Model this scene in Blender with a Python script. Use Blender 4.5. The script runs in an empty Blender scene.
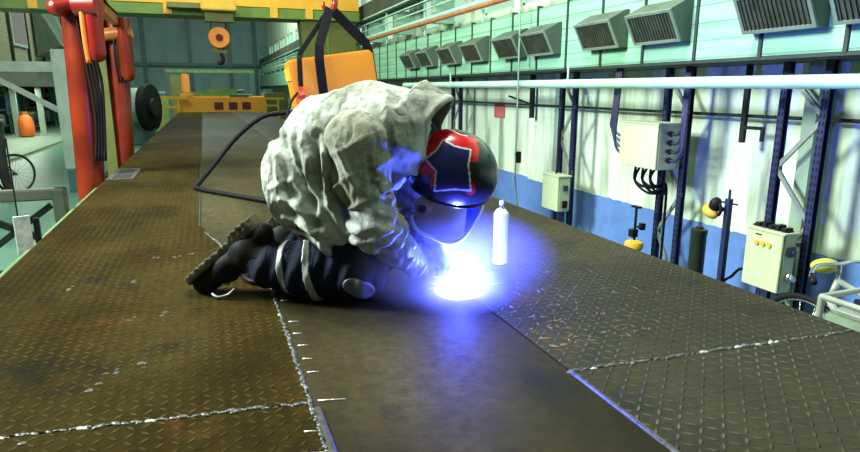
import bpy, bmesh, math, random
import numpy as np
from mathutils import Vector, Matrix, Quaternion

random.seed(7)
rng = np.random.default_rng(7)
SC = bpy.context.scene
COL = SC.collection
PI = math.pi
D = 1.05                                     # height of the wagon deck above the hall floor

# ------------------------------------------------------------------ camera
cam_d = bpy.data.cameras.new('camera')
cam = bpy.data.objects.new('camera', cam_d)
COL.objects.link(cam)
cam_d.sensor_width = 36.0
cam_d.lens = 36.0 * 600.0 / 860.0
cam_d.clip_start = 0.05
cam_d.clip_end = 200
PITCH, YAW = math.radians(12.7712), math.radians(20.2527)
cam.location = (0, 0, 1.9)
cam.rotation_euler = (PI / 2 - PITCH, 0, -YAW)
SC.camera = cam

# ------------------------------------------------------------------ world, lamps, exposure
SC.view_settings.view_transform = 'Standard'
SC.view_settings.look = 'None'
SC.view_settings.gamma = 1.0
SC.view_settings.exposure = 0.0
SC.view_settings.use_curve_mapping = False
w = bpy.data.worlds.new('hall_air')
SC.world = w
w.use_nodes = True
w.node_tree.nodes['Background'].inputs[0].default_value = (0.62, 0.80, 0.58, 1)
w.node_tree.nodes['Background'].inputs[1].default_value = 0.18


def area(name, loc, aim, size, size_y, power, color):
    d = bpy.data.lights.new(name, 'AREA')
    d.shape = 'RECTANGLE'
    d.size, d.size_y = size, size_y
    d.energy = power
    d.color = color
    o = bpy.data.objects.new(name, d)
    COL.objects.link(o)
    o.location = loc
    o.rotation_euler = (Vector(aim) - Vector(loc)).to_track_quat('-Z', 'Y').to_euler()
    return o


area('unseen_hall_light', (0.6, 3.2, 6.5), (1.8, 3.4, 0), 1.4, 1.4, 480, (0.97, 1.0, 0.90))
area('unseen_hall_light', (-5.0, 5.2, 5.2), (4.1, 4.4, 0.9), 2.0, 2.0, 1650, (0.86, 1.0, 0.92))  # added unseen light, aimed sideways to brighten the right wall
area('unseen_hall_light', (0.3, 12, 7.0), (0.6, 12, 0), 2.0, 2.0, 330, (0.85, 1.0, 0.82))
area('unseen_hall_light', (0.0, 27, 8.0), (0.0, 28, 0), 3.0, 3.0, 1150, (0.8, 1.0, 0.88))
area('unseen_hall_light', (-3.4, 20, 7.5), (-4.6, 22, 0), 2.5, 2.5, 330, (0.8, 1.0, 0.86))
area('bench_fill_light', (-6.6, 26, 1.98), (-6.6, 26, 0), 0.3, 8.0, 170, (0.85, 1.0, 0.8))  # added light without a fixture, lifts the dark benches under the left gallery

# person frame: s along the body, n away from the camera, z above the deck
P0 = np.array([-0.1, 2.84, D])
PU = np.array([0.88, -0.475, 0.0]); PU /= np.linalg.norm(PU)
PN = np.array([-PU[1], PU[0], 0.0])


def pw(s, n, z):
    return tuple(P0 + PU * s + PN * n + np.array([0, 0, z]))


arc_d = bpy.data.lights.new('welding_arc_light', 'POINT')
arc_d.energy = 340.0
arc_d.color = (0.05, 0.075, 1.0)
arc_d.shadow_soft_size = 0.025
arc_o = bpy.data.objects.new('welding_arc_light', arc_d)
COL.objects.link(arc_o)
arc_o.location = pw(1.215, -0.02, 0.075)


# ------------------------------------------------------------------ node helper
class NT:
    def __init__(self, name):
        self.mat = bpy.data.materials.new(name)
        self.mat.use_nodes = True
        self.t = self.mat.node_tree
        self.t.nodes.clear()
        self.out = self.t.nodes.new('ShaderNodeOutputMaterial')

    def n(self, typ, **kw):
        nd = self.t.nodes.new(typ)
        for k, v in kw.items():
            setattr(nd, k, v)
        return nd

    def l(self, a, b):
        self.t.links.new(a, b)

    def put(self, sock, v):
        if isinstance(v, bpy.types.NodeSocket):
            self.l(v, sock)
        else:
            sock.default_value = v

    def m(self, op, a, b=None, c=None, clamp=False):
        nd = self.n('ShaderNodeMath', operation=op)
        nd.use_clamp = clamp
        self.put(nd.inputs[0], a)
        if b is not None:
            self.put(nd.inputs[1], b)
        if c is not None:
            self.put(nd.inputs[2], c)
        return nd.outputs[0]

    def pos(self, obj=False):
        if obj:
            return self.n('ShaderNodeTexCoord').outputs['Object']
        return self.n('ShaderNodeNewGeometry').outputs['Position']

    def scale(self, v, sc):
        nd = self.n('ShaderNodeVectorMath', operation='MULTIPLY')
        self.l(v, nd.inputs[0])
        nd.inputs[1].default_value = sc
        return nd.outputs[0]

    def noise(self, v, sc, det=3.0, rough=0.55):
        nd = self.n('ShaderNodeTexNoise')
        self.l(v, nd.inputs['Vector'])
        nd.inputs['Scale'].default_value = sc
        nd.inputs['Detail'].default_value = det
        nd.inputs['Roughness'].default_value = rough
        return nd.outputs['Fac']

    def ramp(self, f, stops):
        nd = self.n('ShaderNodeValToRGB')
        self.l(f, nd.inputs[0])
        el = nd.color_ramp.elements
        while len(el) > 1:
            el.remove(el[-1])
        el[0].position = stops[0][0]; el[0].color = (*stops[0][1], 1) if len(stops[0][1]) == 3 else stops[0][1]
        for p, c in stops[1:]:
            e = el.new(p); e.color = (*c, 1)
        return nd.outputs[0]

    def mix(self, f, a, b, blend='MIX'):
        nd = self.n('ShaderNodeMix', data_type='RGBA', blend_type=blend)
        self.put(nd.inputs[0], f)
        self.put(nd.inputs[6], a if isinstance(a, bpy.types.NodeSocket) else (*a, 1))
        self.put(nd.inputs[7], b if isinstance(b, bpy.types.NodeSocket) else (*b, 1))
        return nd.outputs[2]

    def bump(self, h, dist=0.01, strength=1.0, prev=None):
        nd = self.n('ShaderNodeBump')
        nd.inputs['Distance'].default_value = dist
        nd.inputs['Strength'].default_value = strength
        self.l(h, nd.inputs['Height'])
        if prev is not None:
            self.l(prev, nd.inputs['Normal'])
        return nd.outputs[0]

    def bsdf(self, col, rough=0.5, metal=0.0, normal=None, spec=0.5):
        b = self.n('ShaderNodeBsdfPrincipled')
        self.put(b.inputs['Base Color'], col if isinstance(col, bpy.types.NodeSocket) else (*col, 1))
        self.put(b.inputs['Roughness'], rough)
        self.put(b.inputs['Metallic'], metal)
        self.put(b.inputs['Specular IOR Level'], spec)
        if normal is not None:
            self.l(normal, b.inputs['Normal'])
        self.l(b.outputs[0], self.out.inputs[0])
        return self.mat


def paint(name, c, rough=0.5, metal=0.0, var=0.25, sc=6.0, dirt=None, obj=False, bump=0.0):
    """plain painted, cloth or metal surface with soft uneven wear"""
    t = NT(name)
    p = t.pos(obj)
    f = t.noise(p, sc, 4)
    c2 = dirt if dirt else tuple(x * (1 - var) for x in c)
    f2 = t.ramp(f, [(0.35, (0, 0, 0)), (0.7, (1, 1, 1))])
    col = t.mix(f2, c, c2)
    nrm = t.bump(t.noise(p, sc * 8, 3), 0.01, bump) if bump else None
    return t.bsdf(col, rough, metal, nrm)


def glow(name, c, s):
    t = NT(name)
    e = t.n('ShaderNodeEmission')
    e.inputs[0].default_value = (*c, 1)
    e.inputs[1].default_value = s
    t.l(e.outputs[0], t.out.inputs[0])
    return t.mat


# ------------------------------------------------------------------ materials
def deck_mat(name, tread, browns, sc=1.0, rust=0.5, rough=0.60, metal=0.0, spec=0.015):
    t = NT(name)
    p = t.pos()
    big = t.noise(t.scale(p, (1.1, 0.55, 1)), 1.3, 5, 0.6)
    col = t.ramp(big, [(0.3, browns[0]), (0.5, browns[1]), (0.72, browns[2])])
    fine = t.noise(p, 22, 4, 0.7)
    col = t.mix(t.ramp(fine, [(0.4, (0, 0, 0)), (0.75, (0.6, 0.6, 0.6))]), col, browns[3])
    # rusty patches and dark burnt stains with shapes of their own
    rn = t.noise(p, 3.1, 6, 0.7)
    col = t.mix(t.ramp(rn, [(0.60, (0, 0, 0)), (0.74, (rust, rust, rust))]), col, (0.13, 0.045, 0.012))
    sn = t.noise(t.scale(p, (1, 1, 1)), 2.3, 5, 0.65)
    col = t.mix(t.ramp(sn, [(0.33, (0.85, 0.85, 0.85)), (0.43, (0, 0, 0))]), col, (0.009, 0.009, 0.007))
    rgh = t.m('MULTIPLY_ADD', fine, 0.35, rough - 0.12)
    nrm = t.bump(t.noise(p, 60, 3), 0.004, 0.35)
    if tread:
        sep = t.n('ShaderNodeSeparateXYZ'); t.l(p, sep.inputs[0])
        c = 0.037
        u = t.m('DIVIDE', sep.outputs[0], c); v = t.m('DIVIDE', sep.outputs[1], c)
        fu = t.m('FLOOR', u); fv = t.m('FLOOR', v)
        par = t.m('FLOORED_MODULO', t.m('ADD', fu, fv), 2.0)
        lx = t.m('SUBTRACT', t.m('SUBTRACT', u, fu), 0.5); ly = t.m('SUBTRACT', t.m('SUBTRACT', v, fv), 0.5)
        a = t.m('ABSOLUTE', t.m('MULTIPLY', t.m('ADD', lx, ly), 0.7071))
        b = t.m('ABSOLUTE', t.m('MULTIPLY', t.m('SUBTRACT', lx, ly), 0.7071))
        pa = t.m('ADD', t.m('MULTIPLY', a, t.m('SUBTRACT', 1.0, par)), t.m('MULTIPLY', b, par))
        qa = t.m('ADD', t.m('MULTIPLY', b, t.m('SUBTRACT', 1.0, par)), t.m('MULTIPLY', a, par))
        pp = t.m('DIVIDE', pa, 0.52); pp2 = t.m('MULTIPLY', pp, pp)
        h = t.m('SUBTRACT', 1.0, t.m('ADD', pp2, t.m('DIVIDE', qa, 0.17)))
        h = t.m('MULTIPLY', h, 1.6, clamp=True)
        worn = t.m('MULTIPLY', h, t.ramp(t.noise(p, 4.0, 4, 0.6), [(0.35, (0.05,) * 3), (0.65, (0.75,) * 3)]))
        col = t.mix(worn, col, browns[4])
        nrm = t.bump(h, 0.005, 0.85, nrm)
        rgh = t.m('SUBTRACT', rgh, t.m('MULTIPLY', worn, 0.12))
    return t.bsdf(col, rgh, metal, nrm, spec)


def wall_mat(name, white, blue=None, zb=0.74, stain=(0.10, 0.12, 0.07), amount=0.75):
    t = NT(name)
    p = t.pos()
    st = t.noise(t.scale(p, (1, 2.6, 0.38)), 1.5, 5, 0.6)
    col = t.mix(t.ramp(st, [(0.48, (0, 0, 0)), (0.70, (amount,) * 3)]), white, stain)
    sep = t.n('ShaderNodeSeparateXYZ'); t.l(p, sep.inputs[0])
    # block joints
    fz = t.m('FRACT', t.m('DIVIDE', sep.outputs[2], 0.26))
    jz = t.m('LESS_THAN', fz, 0.03)
    col = t.mix(t.m('MULTIPLY', jz, 0.08), col, stain)
    if blue:
        bn = t.noise(p, 3.0, 5, 0.65)
        bcol = t.mix(t.ramp(bn, [(0.45, (0, 0, 0)), (0.8, (0.8,) * 3)]), blue, tuple(x * 0.55 for x in blue))
        edge = t.m('MULTIPLY_ADD', t.noise(p, 9, 2), 0.03, zb - 0.015)
        col = t.mix(t.m('LESS_THAN', sep.outputs[2], edge), col, bcol)
    nrm = t.bump(t.noise(p, 30, 3), 0.004, 0.3)
    return t.bsdf(col, 0.6, 0, nrm, 0.3)


def cladding_mat(name, c, c2):
    t = NT(name)
    p = t.pos()
    sep = t.n('ShaderNodeSeparateXYZ'); t.l(p, sep.inputs[0])
    n = t.noise(t.scale(p, (1, 0.5, 9)), 2.2, 4)
    col = t.mix(t.ramp(n, [(0.38, (0, 0, 0)), (0.7, (0.9,) * 3)]), c, c2)
    f = t.m('FRACT', t.m('DIVIDE', sep.outputs[2], 0.125))
    j = t.m('LESS_THAN', f, 0.09)
    col = t.mix(t.m('MULTIPLY', j, 0.55), col, tuple(x * 0.35 for x in c2))
    nrm = t.bump(t.m('SUBTRACT', 1.0, j), 0.006, 0.8)
    return t.bsdf(col, 0.45, 0.1, nrm)


def suede_mat(name, c, c2, dark, sc=5.0, crease=0.30):
    t = NT(name)
    p = t.pos()
    a = t.noise(p, sc, 5, 0.6)
    col = t.mix(t.ramp(a, [(0.38, (0, 0, 0)), (0.66, (1, 1, 1))]), c, c2)
    b = t.noise(t.scale(p, (1, 1, 1.4)), sc * 2.4, 5, 0.65)
    col = t.mix(t.ramp(b, [(0.50, (0, 0, 0)), (0.70, (0.78,) * 3)]), col, dark)
    cr = t.m('ABSOLUTE', t.m('SUBTRACT', t.noise(t.scale(p, (1.6, 1.6, 0.6)), 5.5, 2, 0.5), 0.5))
    cr = t.m('MULTIPLY', cr, 9.0, clamp=True)
    n0 = t.bump(cr, 0.022, crease)
    n1 = t.bump(t.noise(t.scale(p, (1.6, 1.6, 0.7)), 17, 4, 0.6), 0.012, 0.6, n0)
    n2 = t.bump(t.noise(p, 180, 2), 0.002, 0.4, n1)
    return t.bsdf(col, 0.82, 0, n2, 0.25)


M = {}
TB = [(0.008, 0.0052, 0.0011), (0.029, 0.0192, 0.0044), (0.050, 0.037, 0.011), (0.011, 0.0078, 0.0019), (0.080, 0.061, 0.024)]
M['tread'] = deck_mat('brown tread plate', True, TB, rust=0.55)
TG = [(0.011, 0.0095, 0.004), (0.031, 0.0255, 0.010), (0.052, 0.044, 0.018), (0.014, 0.012, 0.005), (0.115, 0.105, 0.062)]
M['tread_grey'] = deck_mat('grey tread plate', True, TG, rust=0.35, rough=0.5, spec=0.16)
SB = [(0.008, 0.0065, 0.002), (0.028, 0.0225, 0.008), (0.062, 0.051, 0.022), (0.013, 0.0105, 0.004), (0.2, 0.18, 0.12)]
M['smooth'] = deck_mat('smooth brown steel', False, SB, rust=0.3, rough=0.52, spec=0.08)
M['bead'] = paint('weld bead metal', (0.13, 0.13, 0.12), 0.42, 0.5, 0.0, 55, (0.02, 0.018, 0.015))
M['bead_bright'] = paint('bright tack weld', (0.62, 0.60, 0.54), 0.35, 0.6, 0.3, 60)
M['groove'] = paint('dark seam', (0.012, 0.011, 0.009), 0.8)
M['sill'] = paint('grey green steel', (0.11, 0.12, 0.095), 0.6, 0.1, 0.4, 5)
M['dark_steel'] = paint('dark steel', (0.03, 0.032, 0.03), 0.5, 0.3, 0.4, 8)
M['floor'] = paint('green painted concrete', (0.105, 0.235, 0.17), 0.35, 0, 0.25, 1.3, (0.075, 0.175, 0.13))
M['kerb'] = paint('pale concrete edge', (0.20, 0.27, 0.20), 0.6, 0, 0.3, 2)
M['yellow_line'] = paint('worn yellow line', (0.24, 0.22, 0.09), 0.6, 0, 0.4, 8)
M['wall_right'] = wall_mat('white wall over blue dado', (0.72, 0.86, 0.66), (0.12, 0.235, 0.56))
M['wall_far'] = wall_mat('teal far wall', (0.19, 0.29, 0.29), None, stain=(0.09, 0.14, 0.14), amount=0.6)
M['wall_left'] = wall_mat('dim green wall', (0.14, 0.20, 0.12), None, stain=(0.05, 0.07, 0.04))
M['clad'] = cladding_mat('mint gallery cladding', (0.30, 0.60, 0.40), (0.18, 0.42, 0.27))
M['clad_left'] = cladding_mat('drab gallery cladding', (0.27, 0.26, 0.16), (0.20, 0.20, 0.12))
M['seam'] = paint('dark panel joint', (0.02, 0.035, 0.028), 0.6)
M['mint'] = paint('mint painted pipe', (0.48, 0.78, 0.60), 0.35, 0.0, 0.2, 4)
M['under'] = paint('dark slab and beam', (0.06, 0.075, 0.05), 0.8, 0, 0.5, 3)  # dark tone for the gallery slabs and runway beam
M['housing'] = paint('grey green heater sheet', (0.10, 0.13, 0.095), 0.45, 0.2, 0.3, 5)
M['housing_edge'] = paint('pale heater frame', (0.26, 0.33, 0.25), 0.45, 0.2, 0.3, 5)
M['louvre'] = paint('dark louvres', (0.085, 0.10, 0.06), 0.5, 0.2, 0.5, 9)
M['rack_blue'] = paint('dark blue rack steel', (0.022, 0.032, 0.105), 0.45, 0.2, 0.4, 7)
M['brace'] = paint('galvanised brace', (0.32, 0.36, 0.32), 0.45, 0.5, 0.3, 10)
M['col_green'] = paint('pale green column', (0.30, 0.42, 0.28), 0.5, 0, 0.3, 3)
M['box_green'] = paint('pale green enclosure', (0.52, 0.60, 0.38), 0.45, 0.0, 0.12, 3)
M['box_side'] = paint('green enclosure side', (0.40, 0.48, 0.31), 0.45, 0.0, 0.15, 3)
M['black'] = paint('black rubber', (0.012, 0.012, 0.014), 0.5, 0, 0.3, 12)
M['cable'] = paint('black cable sheath', (0.006, 0.006, 0.008), 0.55, 0, 0.3, 12)
M['navy_cable'] = paint('navy cable sheath', (0.03, 0.035, 0.10), 0.45, 0, 0.3, 12)
M['yellow'] = paint('yellow paint', (0.72, 0.42, 0.035), 0.4, 0, 0.2, 5)
M['hoist_yellow'] = paint('orange yellow box paint', (0.64, 0.235, 0.012), 0.38, 0, 0.12, 3)
M['crane_yellow'] = paint('crane ochre', (0.78, 0.38, 0.025), 0.5, 0, 0.15, 3)
M['machine_orange'] = paint('orange yellow machine paint', (0.88, 0.36, 0.03), 0.5, 0, 0.15, 3)
M['crane_green'] = paint('crane olive green', (0.13, 0.22, 0.03), 0.5, 0, 0.25, 3)
M['olive'] = paint('olive yellow steel', (0.14, 0.145, 0.03), 0.5, 0, 0.25, 3)
M['orange'] = paint('glossy orange red', (0.21, 0.020, 0.005), 0.25, 0, 0.35, 3, (0.10, 0.009, 0.004))
M['orange_d'] = paint('orange side plate', (0.45, 0.12, 0.02), 0.35, 0, 0.4, 4)
M['red'] = paint('red paint', (0.24, 0.010, 0.005), 0.3, 0, 0.35, 5)
M['orange_bright'] = paint('bright orange plastic', (0.85, 0.17, 0.02), 0.4)
M['white'] = paint('dull white paint', (0.30, 0.38, 0.31), 0.5, 0, 0.25, 4)
M['bright_white'] = paint('white enamel', (0.80, 0.80, 0.80), 0.35, 0, 0.08, 8)
M['chrome'] = paint('bare metal', (0.55, 0.56, 0.55), 0.25, 0.9, 0.2, 8)
M['suede'] = suede_mat('pale stained suede', (0.50, 0.54, 0.47), (0.17, 0.18, 0.135), (0.06, 0.055, 0.04))
M['suede_grey'] = suede_mat('grey olive suede', (0.36, 0.37, 0.29), (0.17, 0.175, 0.125), (0.045, 0.042, 0.03), 6.0)
M['suede_dark'] = suede_mat('dark collar plug', (0.05, 0.05, 0.045), (0.035, 0.035, 0.03), (0.02, 0.02, 0.02))  # dark colour of the disc in the collar opening
M['foil'] = suede_mat('silvery leather', (0.42, 0.43, 0.42), (0.26, 0.27, 0.27), (0.08, 0.08, 0.09), 7)
M['foil'].node_tree.nodes['Principled BSDF'].inputs['Roughness'].default_value = 0.42
M['navy'] = suede_mat('navy work cloth', (0.014, 0.018, 0.042), (0.010, 0.012, 0.026), (0.006, 0.007, 0.012))
M['pad'] = paint('scuffed grey knee pad', (0.13, 0.15, 0.19), 0.5, 0, 0.3, 14)
M['stripe'] = paint('grey reflective tape', (0.42, 0.43, 0.42), 0.35, 0.2, 0.2, 20)
M['leather'] = paint('black boot leather', (0.007, 0.007, 0.009), 0.55, 0, 0.0, 18, (0.018, 0.015, 0.012), bump=0.3)
M['sole'] = paint('worn rubber sole', (0.10, 0.09, 0.06), 0.65, 0, 0.6, 20)
M['skin'] = paint('skin', (0.50, 0.30, 0.21), 0.5, 0, 0.1, 12)
M['h_black'] = paint('helmet black', (0.008, 0.008, 0.012), 0.22)
M['h_red'] = paint('helmet red', (0.62, 0.006, 0.012), 0.25, 0, 0.1)
M['h_blue'] = paint('helmet navy', (0.016, 0.020, 0.14), 0.25, 0, 0.5, 14)
M['h_white'] = paint('helmet white line', (0.75, 0.72, 0.72), 0.3)
M['cream'] = paint('cream helmet side', (0.33, 0.27, 0.11), 0.5, 0, 0.3, 9)
M['lens'] = paint('blue black lens', (0.01, 0.02, 0.16), 0.12)
M['rubber_grey'] = paint('grey grip', (0.08, 0.08, 0.085), 0.5)
M['pane'] = glow('daylit window pane', (0.62, 1.0, 0.70), 0.85)
M['pane_dim'] = glow('dull window pane', (0.48, 0.52, 0.44), 0.4)
M['arc'] = glow('arc flash', (0.80, 0.88, 1.0), 14.0)
M['spark'] = glow('flying spark', (0.95, 0.95, 1.0), 2.0)
M['red_dark'] = paint('dark red recess', (0.13, 0.008, 0.008), 0.5)
M['sheave'] = paint('orange pulley', (0.78, 0.24, 0.04), 0.4, 0, 0.2, 8)
M['teal_dark'] = paint('dark teal steel', (0.05, 0.12, 0.11), 0.5, 0.1, 0.3, 4)
M['clutter_green'] = paint('machine green', (0.13, 0.22, 0.07), 0.5, 0, 0.4, 4)
M['clutter_blue'] = paint('faded blue sheet', (0.12, 0.18, 0.30), 0.5, 0, 0.3, 3)
M['wood'] = paint('brown plank', (0.28, 0.17, 0.07), 0.6, 0, 0.3, 5)
M['cloth_dark'] = paint('dark work clothes', (0.012, 0.015, 0.016), 0.8, 0, 0.3, 9)
M['silver'] = paint('silver trolley metal', (0.48, 0.53, 0.46), 0.4, 0.3, 0.25, 8)
M['grille_dark'] = paint('dark drain', (0.01, 0.01, 0.01), 0.8)
M['wall_red'] = paint('faded red plate', (0.62, 0.16, 0.15), 0.5, 0, 0.3, 10)
for k_ in ('leather', 'cable', 'sole', 'navy', 'black', 'dark_steel'):
    M[k_].node_tree.nodes['Principled BSDF'].inputs['Specular IOR Level'].default_value = 0.12


# ------------------------------------------------------------------ mesh helpers
class MB:
    def __init__(self):
        self.v, self.f, self.mi = [], [], []

    def add(self, vs, fs, mi=0):
        o = len(self.v)
        self.v += [tuple(p) for p in vs]
        self.f += [tuple(i + o for i in f) for f in fs]
        self.mi += [mi] * len(fs)
        return self

    def box(self, c, s, rz=0.0, R=None, mi=0, bev=0.0):
        hx, hy, hz = s[0] / 2, s[1] / 2, s[2] / 2
        R = R if R is not None else Matrix.Rotation(rz, 3, 'Z')
        if bev <= 0:
            pts = [(x, y, z) for z in (-hz, hz) for x, y in ((-hx, -hy), (hx, -hy), (hx, hy), (-hx, hy))]
            fs = [(3, 2, 1, 0), (4, 5, 6, 7), (0, 1, 5, 4), (1, 2, 6, 5), (2, 3, 7, 6), (3, 0, 4, 7)]
            return self.add([Vector(c) + R @ Vector(p) for p in pts], fs, mi)
        bm = bmesh.new()
        bmesh.ops.create_cube(bm, size=1.0)
        for v in bm.verts:
            v.co = Vector((v.co.x * s[0], v.co.y * s[1], v.co.z * s[2]))
        bmesh.ops.bevel(bm, geom=bm.edges[:], offset=bev, segments=2, affect='EDGES')
        bm.verts.index_update()
        self.add([Vector(c) + R @ v.co for v in bm.verts], [tuple(v.index for v in f.verts) for f in bm.faces], mi)
        bm.free()
        return self

    def b2(self, x0, x1, y0, y1, z0, z1, mi=0, bev=0.0):
        return self.box(((x0 + x1) / 2, (y0 + y1) / 2, (z0 + z1) / 2), (abs(x1 - x0), abs(y1 - y0), abs(z1 - z0)), mi=mi, bev=bev)

    def bar(self, a, b, w, h, mi=0):
        a, b = Vector(a), Vector(b)
        d = b - a
        R = d.to_track_quat('X', 'Z').to_matrix()
        return self.box((a + b) / 2, (d.length, w, h), R=R, mi=mi)

    def cone(self, a, b, r0, r1, n=16, mi=0, caps=True):
        a, b = Vector(a), Vector(b)
        q = (b - a).to_track_quat('Z', 'X').to_matrix()
        vs = []
        for c, r in ((a, r0), (b, r1)):
            for i in range(n):
                t = 2 * PI * i / n
                vs.append(c + q @ Vector((math.cos(t) * r, math.sin(t) * r, 0)))
        fs = [(i, (i + 1) % n, n + (i + 1) % n, n + i) for i in range(n)]
        if caps:
            fs += [tuple(range(n - 1, -1, -1)), tuple(range(n, 2 * n))]
        return self.add(vs, fs, mi)

    def cyl(self, a, b, r, n=16, mi=0):
        return self.cone(a, b, r, r, n, mi)

    def tube(self, pts, r, n=8, mi=0, closed=False, smooth=0):
        P = [Vector(p) for p in pts]
        if smooth:
            P = catmull(P, smooth, closed)
        m = len(P)
        rad = r if hasattr(r, '__len__') else [r] * m
        if len(rad) != m:
            rad = np.interp(np.linspace(0, 1, m), np.linspace(0, 1, len(rad)), rad)
        vs, fs = [], []
        up = None
        for i in range(m):
            if closed:
                d = P[(i + 1) % m] - P[i - 1]
            else:
                d = P[min(i + 1, m - 1)] - P[max(i - 1, 0)]
            d.normalize()
            if up is None:
                up = Vector((0, 0, 1)) if abs(d.z) < 0.9 else Vector((1, 0, 0))
            up = (up - d * up.dot(d))
            up.normalize()
            e = d.cross(up)
            for k in range(n):
                t = 2 * PI * k / n
                vs.append(P[i] + (up * math.cos(t) + e * math.sin(t)) * float(rad[i]))
        rng_ = range(m) if closed else range(m - 1)
        for i in rng_:
            j = (i + 1) % m
            for k in range(n):
                fs.append((i * n + k, i * n + (k + 1) % n, j * n + (k + 1) % n, j * n + k))
        if not closed:
            fs.append(tuple(range(n - 1, -1, -1)))
            fs.append(tuple((m - 1) * n + k for k in range(n)))
        return self.add(vs, fs, mi)

    def lathe(self, prof, c=(0, 0, 0), n=24, mi=0, R=None):
        """prof: list of (radius, height) bottom to top"""
        vs, fs = [], []
        for r, z in prof:
            for i in range(n):
                t = 2 * PI * i / n
                p = Vector((r * math.cos(t), r * math.sin(t), z))
                vs.append(Vector(c) + (R @ p if R is not None else p))
        for j in range(len(prof) - 1):
            for i in range(n):
                fs.append((j * n + i, j * n + (i + 1) % n, (j + 1) * n + (i + 1) % n, (j + 1) * n + i))
        fs.append(tuple(range(n - 1, -1, -1)))
        fs.append(tuple((len(prof) - 1) * n + i for i in range(n)))
        return self.add(vs, fs, mi)

    def prism(self, poly, axis, a, b, mi=0):
        """polygon in the two other axes, stretched from a to b along axis"""
        def P(p, t):
            q = list(p)
            q.insert(axis, t)
            return q
        n = len(poly)
        vs = [P(p, a) for p in poly] + [P(p, b) for p in poly]
        fs = [(i, (i + 1) % n, n + (i + 1) % n, n + i) for i in range(n)] + [tuple(range(n - 1, -1, -1)), tuple(range(n, 2 * n))]
        return self.add(vs, fs, mi)

    def ball(self, c, r, n=12, mi=0, R=None):
        r = r if hasattr(r, '__len__') else (r, r, r)
        vs, fs = [], []
        m = n // 2
        for j in range(1, m):
            for i in range(n):
                a, b = PI * j / m, 2 * PI * i / n
                p = Vector((r[0] * math.sin(a) * math.cos(b), r[1] * math.sin(a) * math.sin(b), r[2] * math.cos(a)))
                vs.append(Vector(c) + (R @ p if R is not None else p))
        top = len(vs)
        for sgn in (1, -1):
            p = Vector((0, 0, sgn * r[2]))
            vs.append(Vector(c) + (R @ p if R is not None else p))
        for j in range(m - 2):
            for i in range(n):
                fs.append((j * n + i, (j + 1) * n + i, (j + 1) * n + (i + 1) % n, j * n + (i + 1) % n))
        for i in range(n):
            fs.append((top, i, (i + 1) % n))
            fs.append((top + 1, (m - 2) * n + (i + 1) % n, (m - 2) * n + i))
        return self.add(vs, fs, mi)

    def build(self, name, mats, parent=None, smooth=None, world=True, origin=None):
        """link as ONE object. world: vertices are in world space and get moved into the parent's (or origin's) frame"""
        mats = mats if isinstance(mats, (list, tuple)) else [mats]
        off = Vector((0, 0, 0))
        if origin is not None:
            off = Vector(origin)
        elif parent is not None and world:
            p = parent
            while p is not None:
                off += p.location
                p = p.parent
        me = bpy.data.meshes.new(name)
        me.from_pydata([tuple(Vector(v) - off) for v in self.v], [], self.f)
        bm = bmesh.new(); bm.from_mesh(me)
        bmesh.ops.recalc_face_normals(bm, faces=bm.faces[:])
        bm.to_mesh(me); bm.free()
        for mm in mats:
            me.materials.append(M[mm] if isinstance(mm, str) else mm)
        if len(mats) > 1:
            for p, i in zip(me.polygons, self.mi):
                p.material_index = i
        if smooth is not None:
            me.shade_smooth() if hasattr(me, 'shade_smooth') else None
            if smooth < 179:
                try:
                    me.set_sharp_from_angle(angle=math.radians(smooth))
                except Exception:
                    pass
        o = bpy.data.objects.new(name, me)
        COL.objects.link(o)
        if parent is not None:
            o.parent = parent
        elif origin is not None:
            o.location = off
        return o


def catmull(P, k, closed=False):
    out = []
    n = len(P)
    segs = n if closed else n - 1
    for i in range(segs):
        if closed:
            p0, p1, p2, p3 = P[i - 1], P[i], P[(i + 1) % n], P[(i + 2) % n]
        else:
            p0, p1, p2, p3 = P[max(i - 1, 0)], P[i], P[i + 1], P[min(i + 2, n - 1)]
        for j in range(k):
            t = j / k
            out.append(0.5 * ((2 * p1) + (p2 - p0) * t + (2 * p0 - 5 * p1 + 4 * p2 - p3) * t * t + (3 * p1 - p0 - 3 * p2 + p3) * t ** 3))
    if not closed:
        out.append(P[-1].copy())
    return out


def tag(o, label=None, cat=None, group=None, kind=None):
    if label: o['label'] = label
    if cat: o['category'] = cat
    if group: o['group'] = group
    if kind: o['kind'] = kind
    return o


def thing(name, label, cat, loc=(0, 0, 0), rz=0.0, group=None):
    o = bpy.data.objects.new(name, None)
    o.empty_display_size = 0.1
    COL.objects.link(o)
    o.location = loc
    o.rotation_euler = (0, 0, rz)
    return tag(o, label, cat, group)


def struct(o):
    o['kind'] = 'structure'
    return o


def copy_tree(o, parent=None):
    c = o.copy()
    COL.objects.link(c)
    c.parent = parent
    for ch in list(o.children):
        copy_tree(ch, c)
    return c


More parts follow.
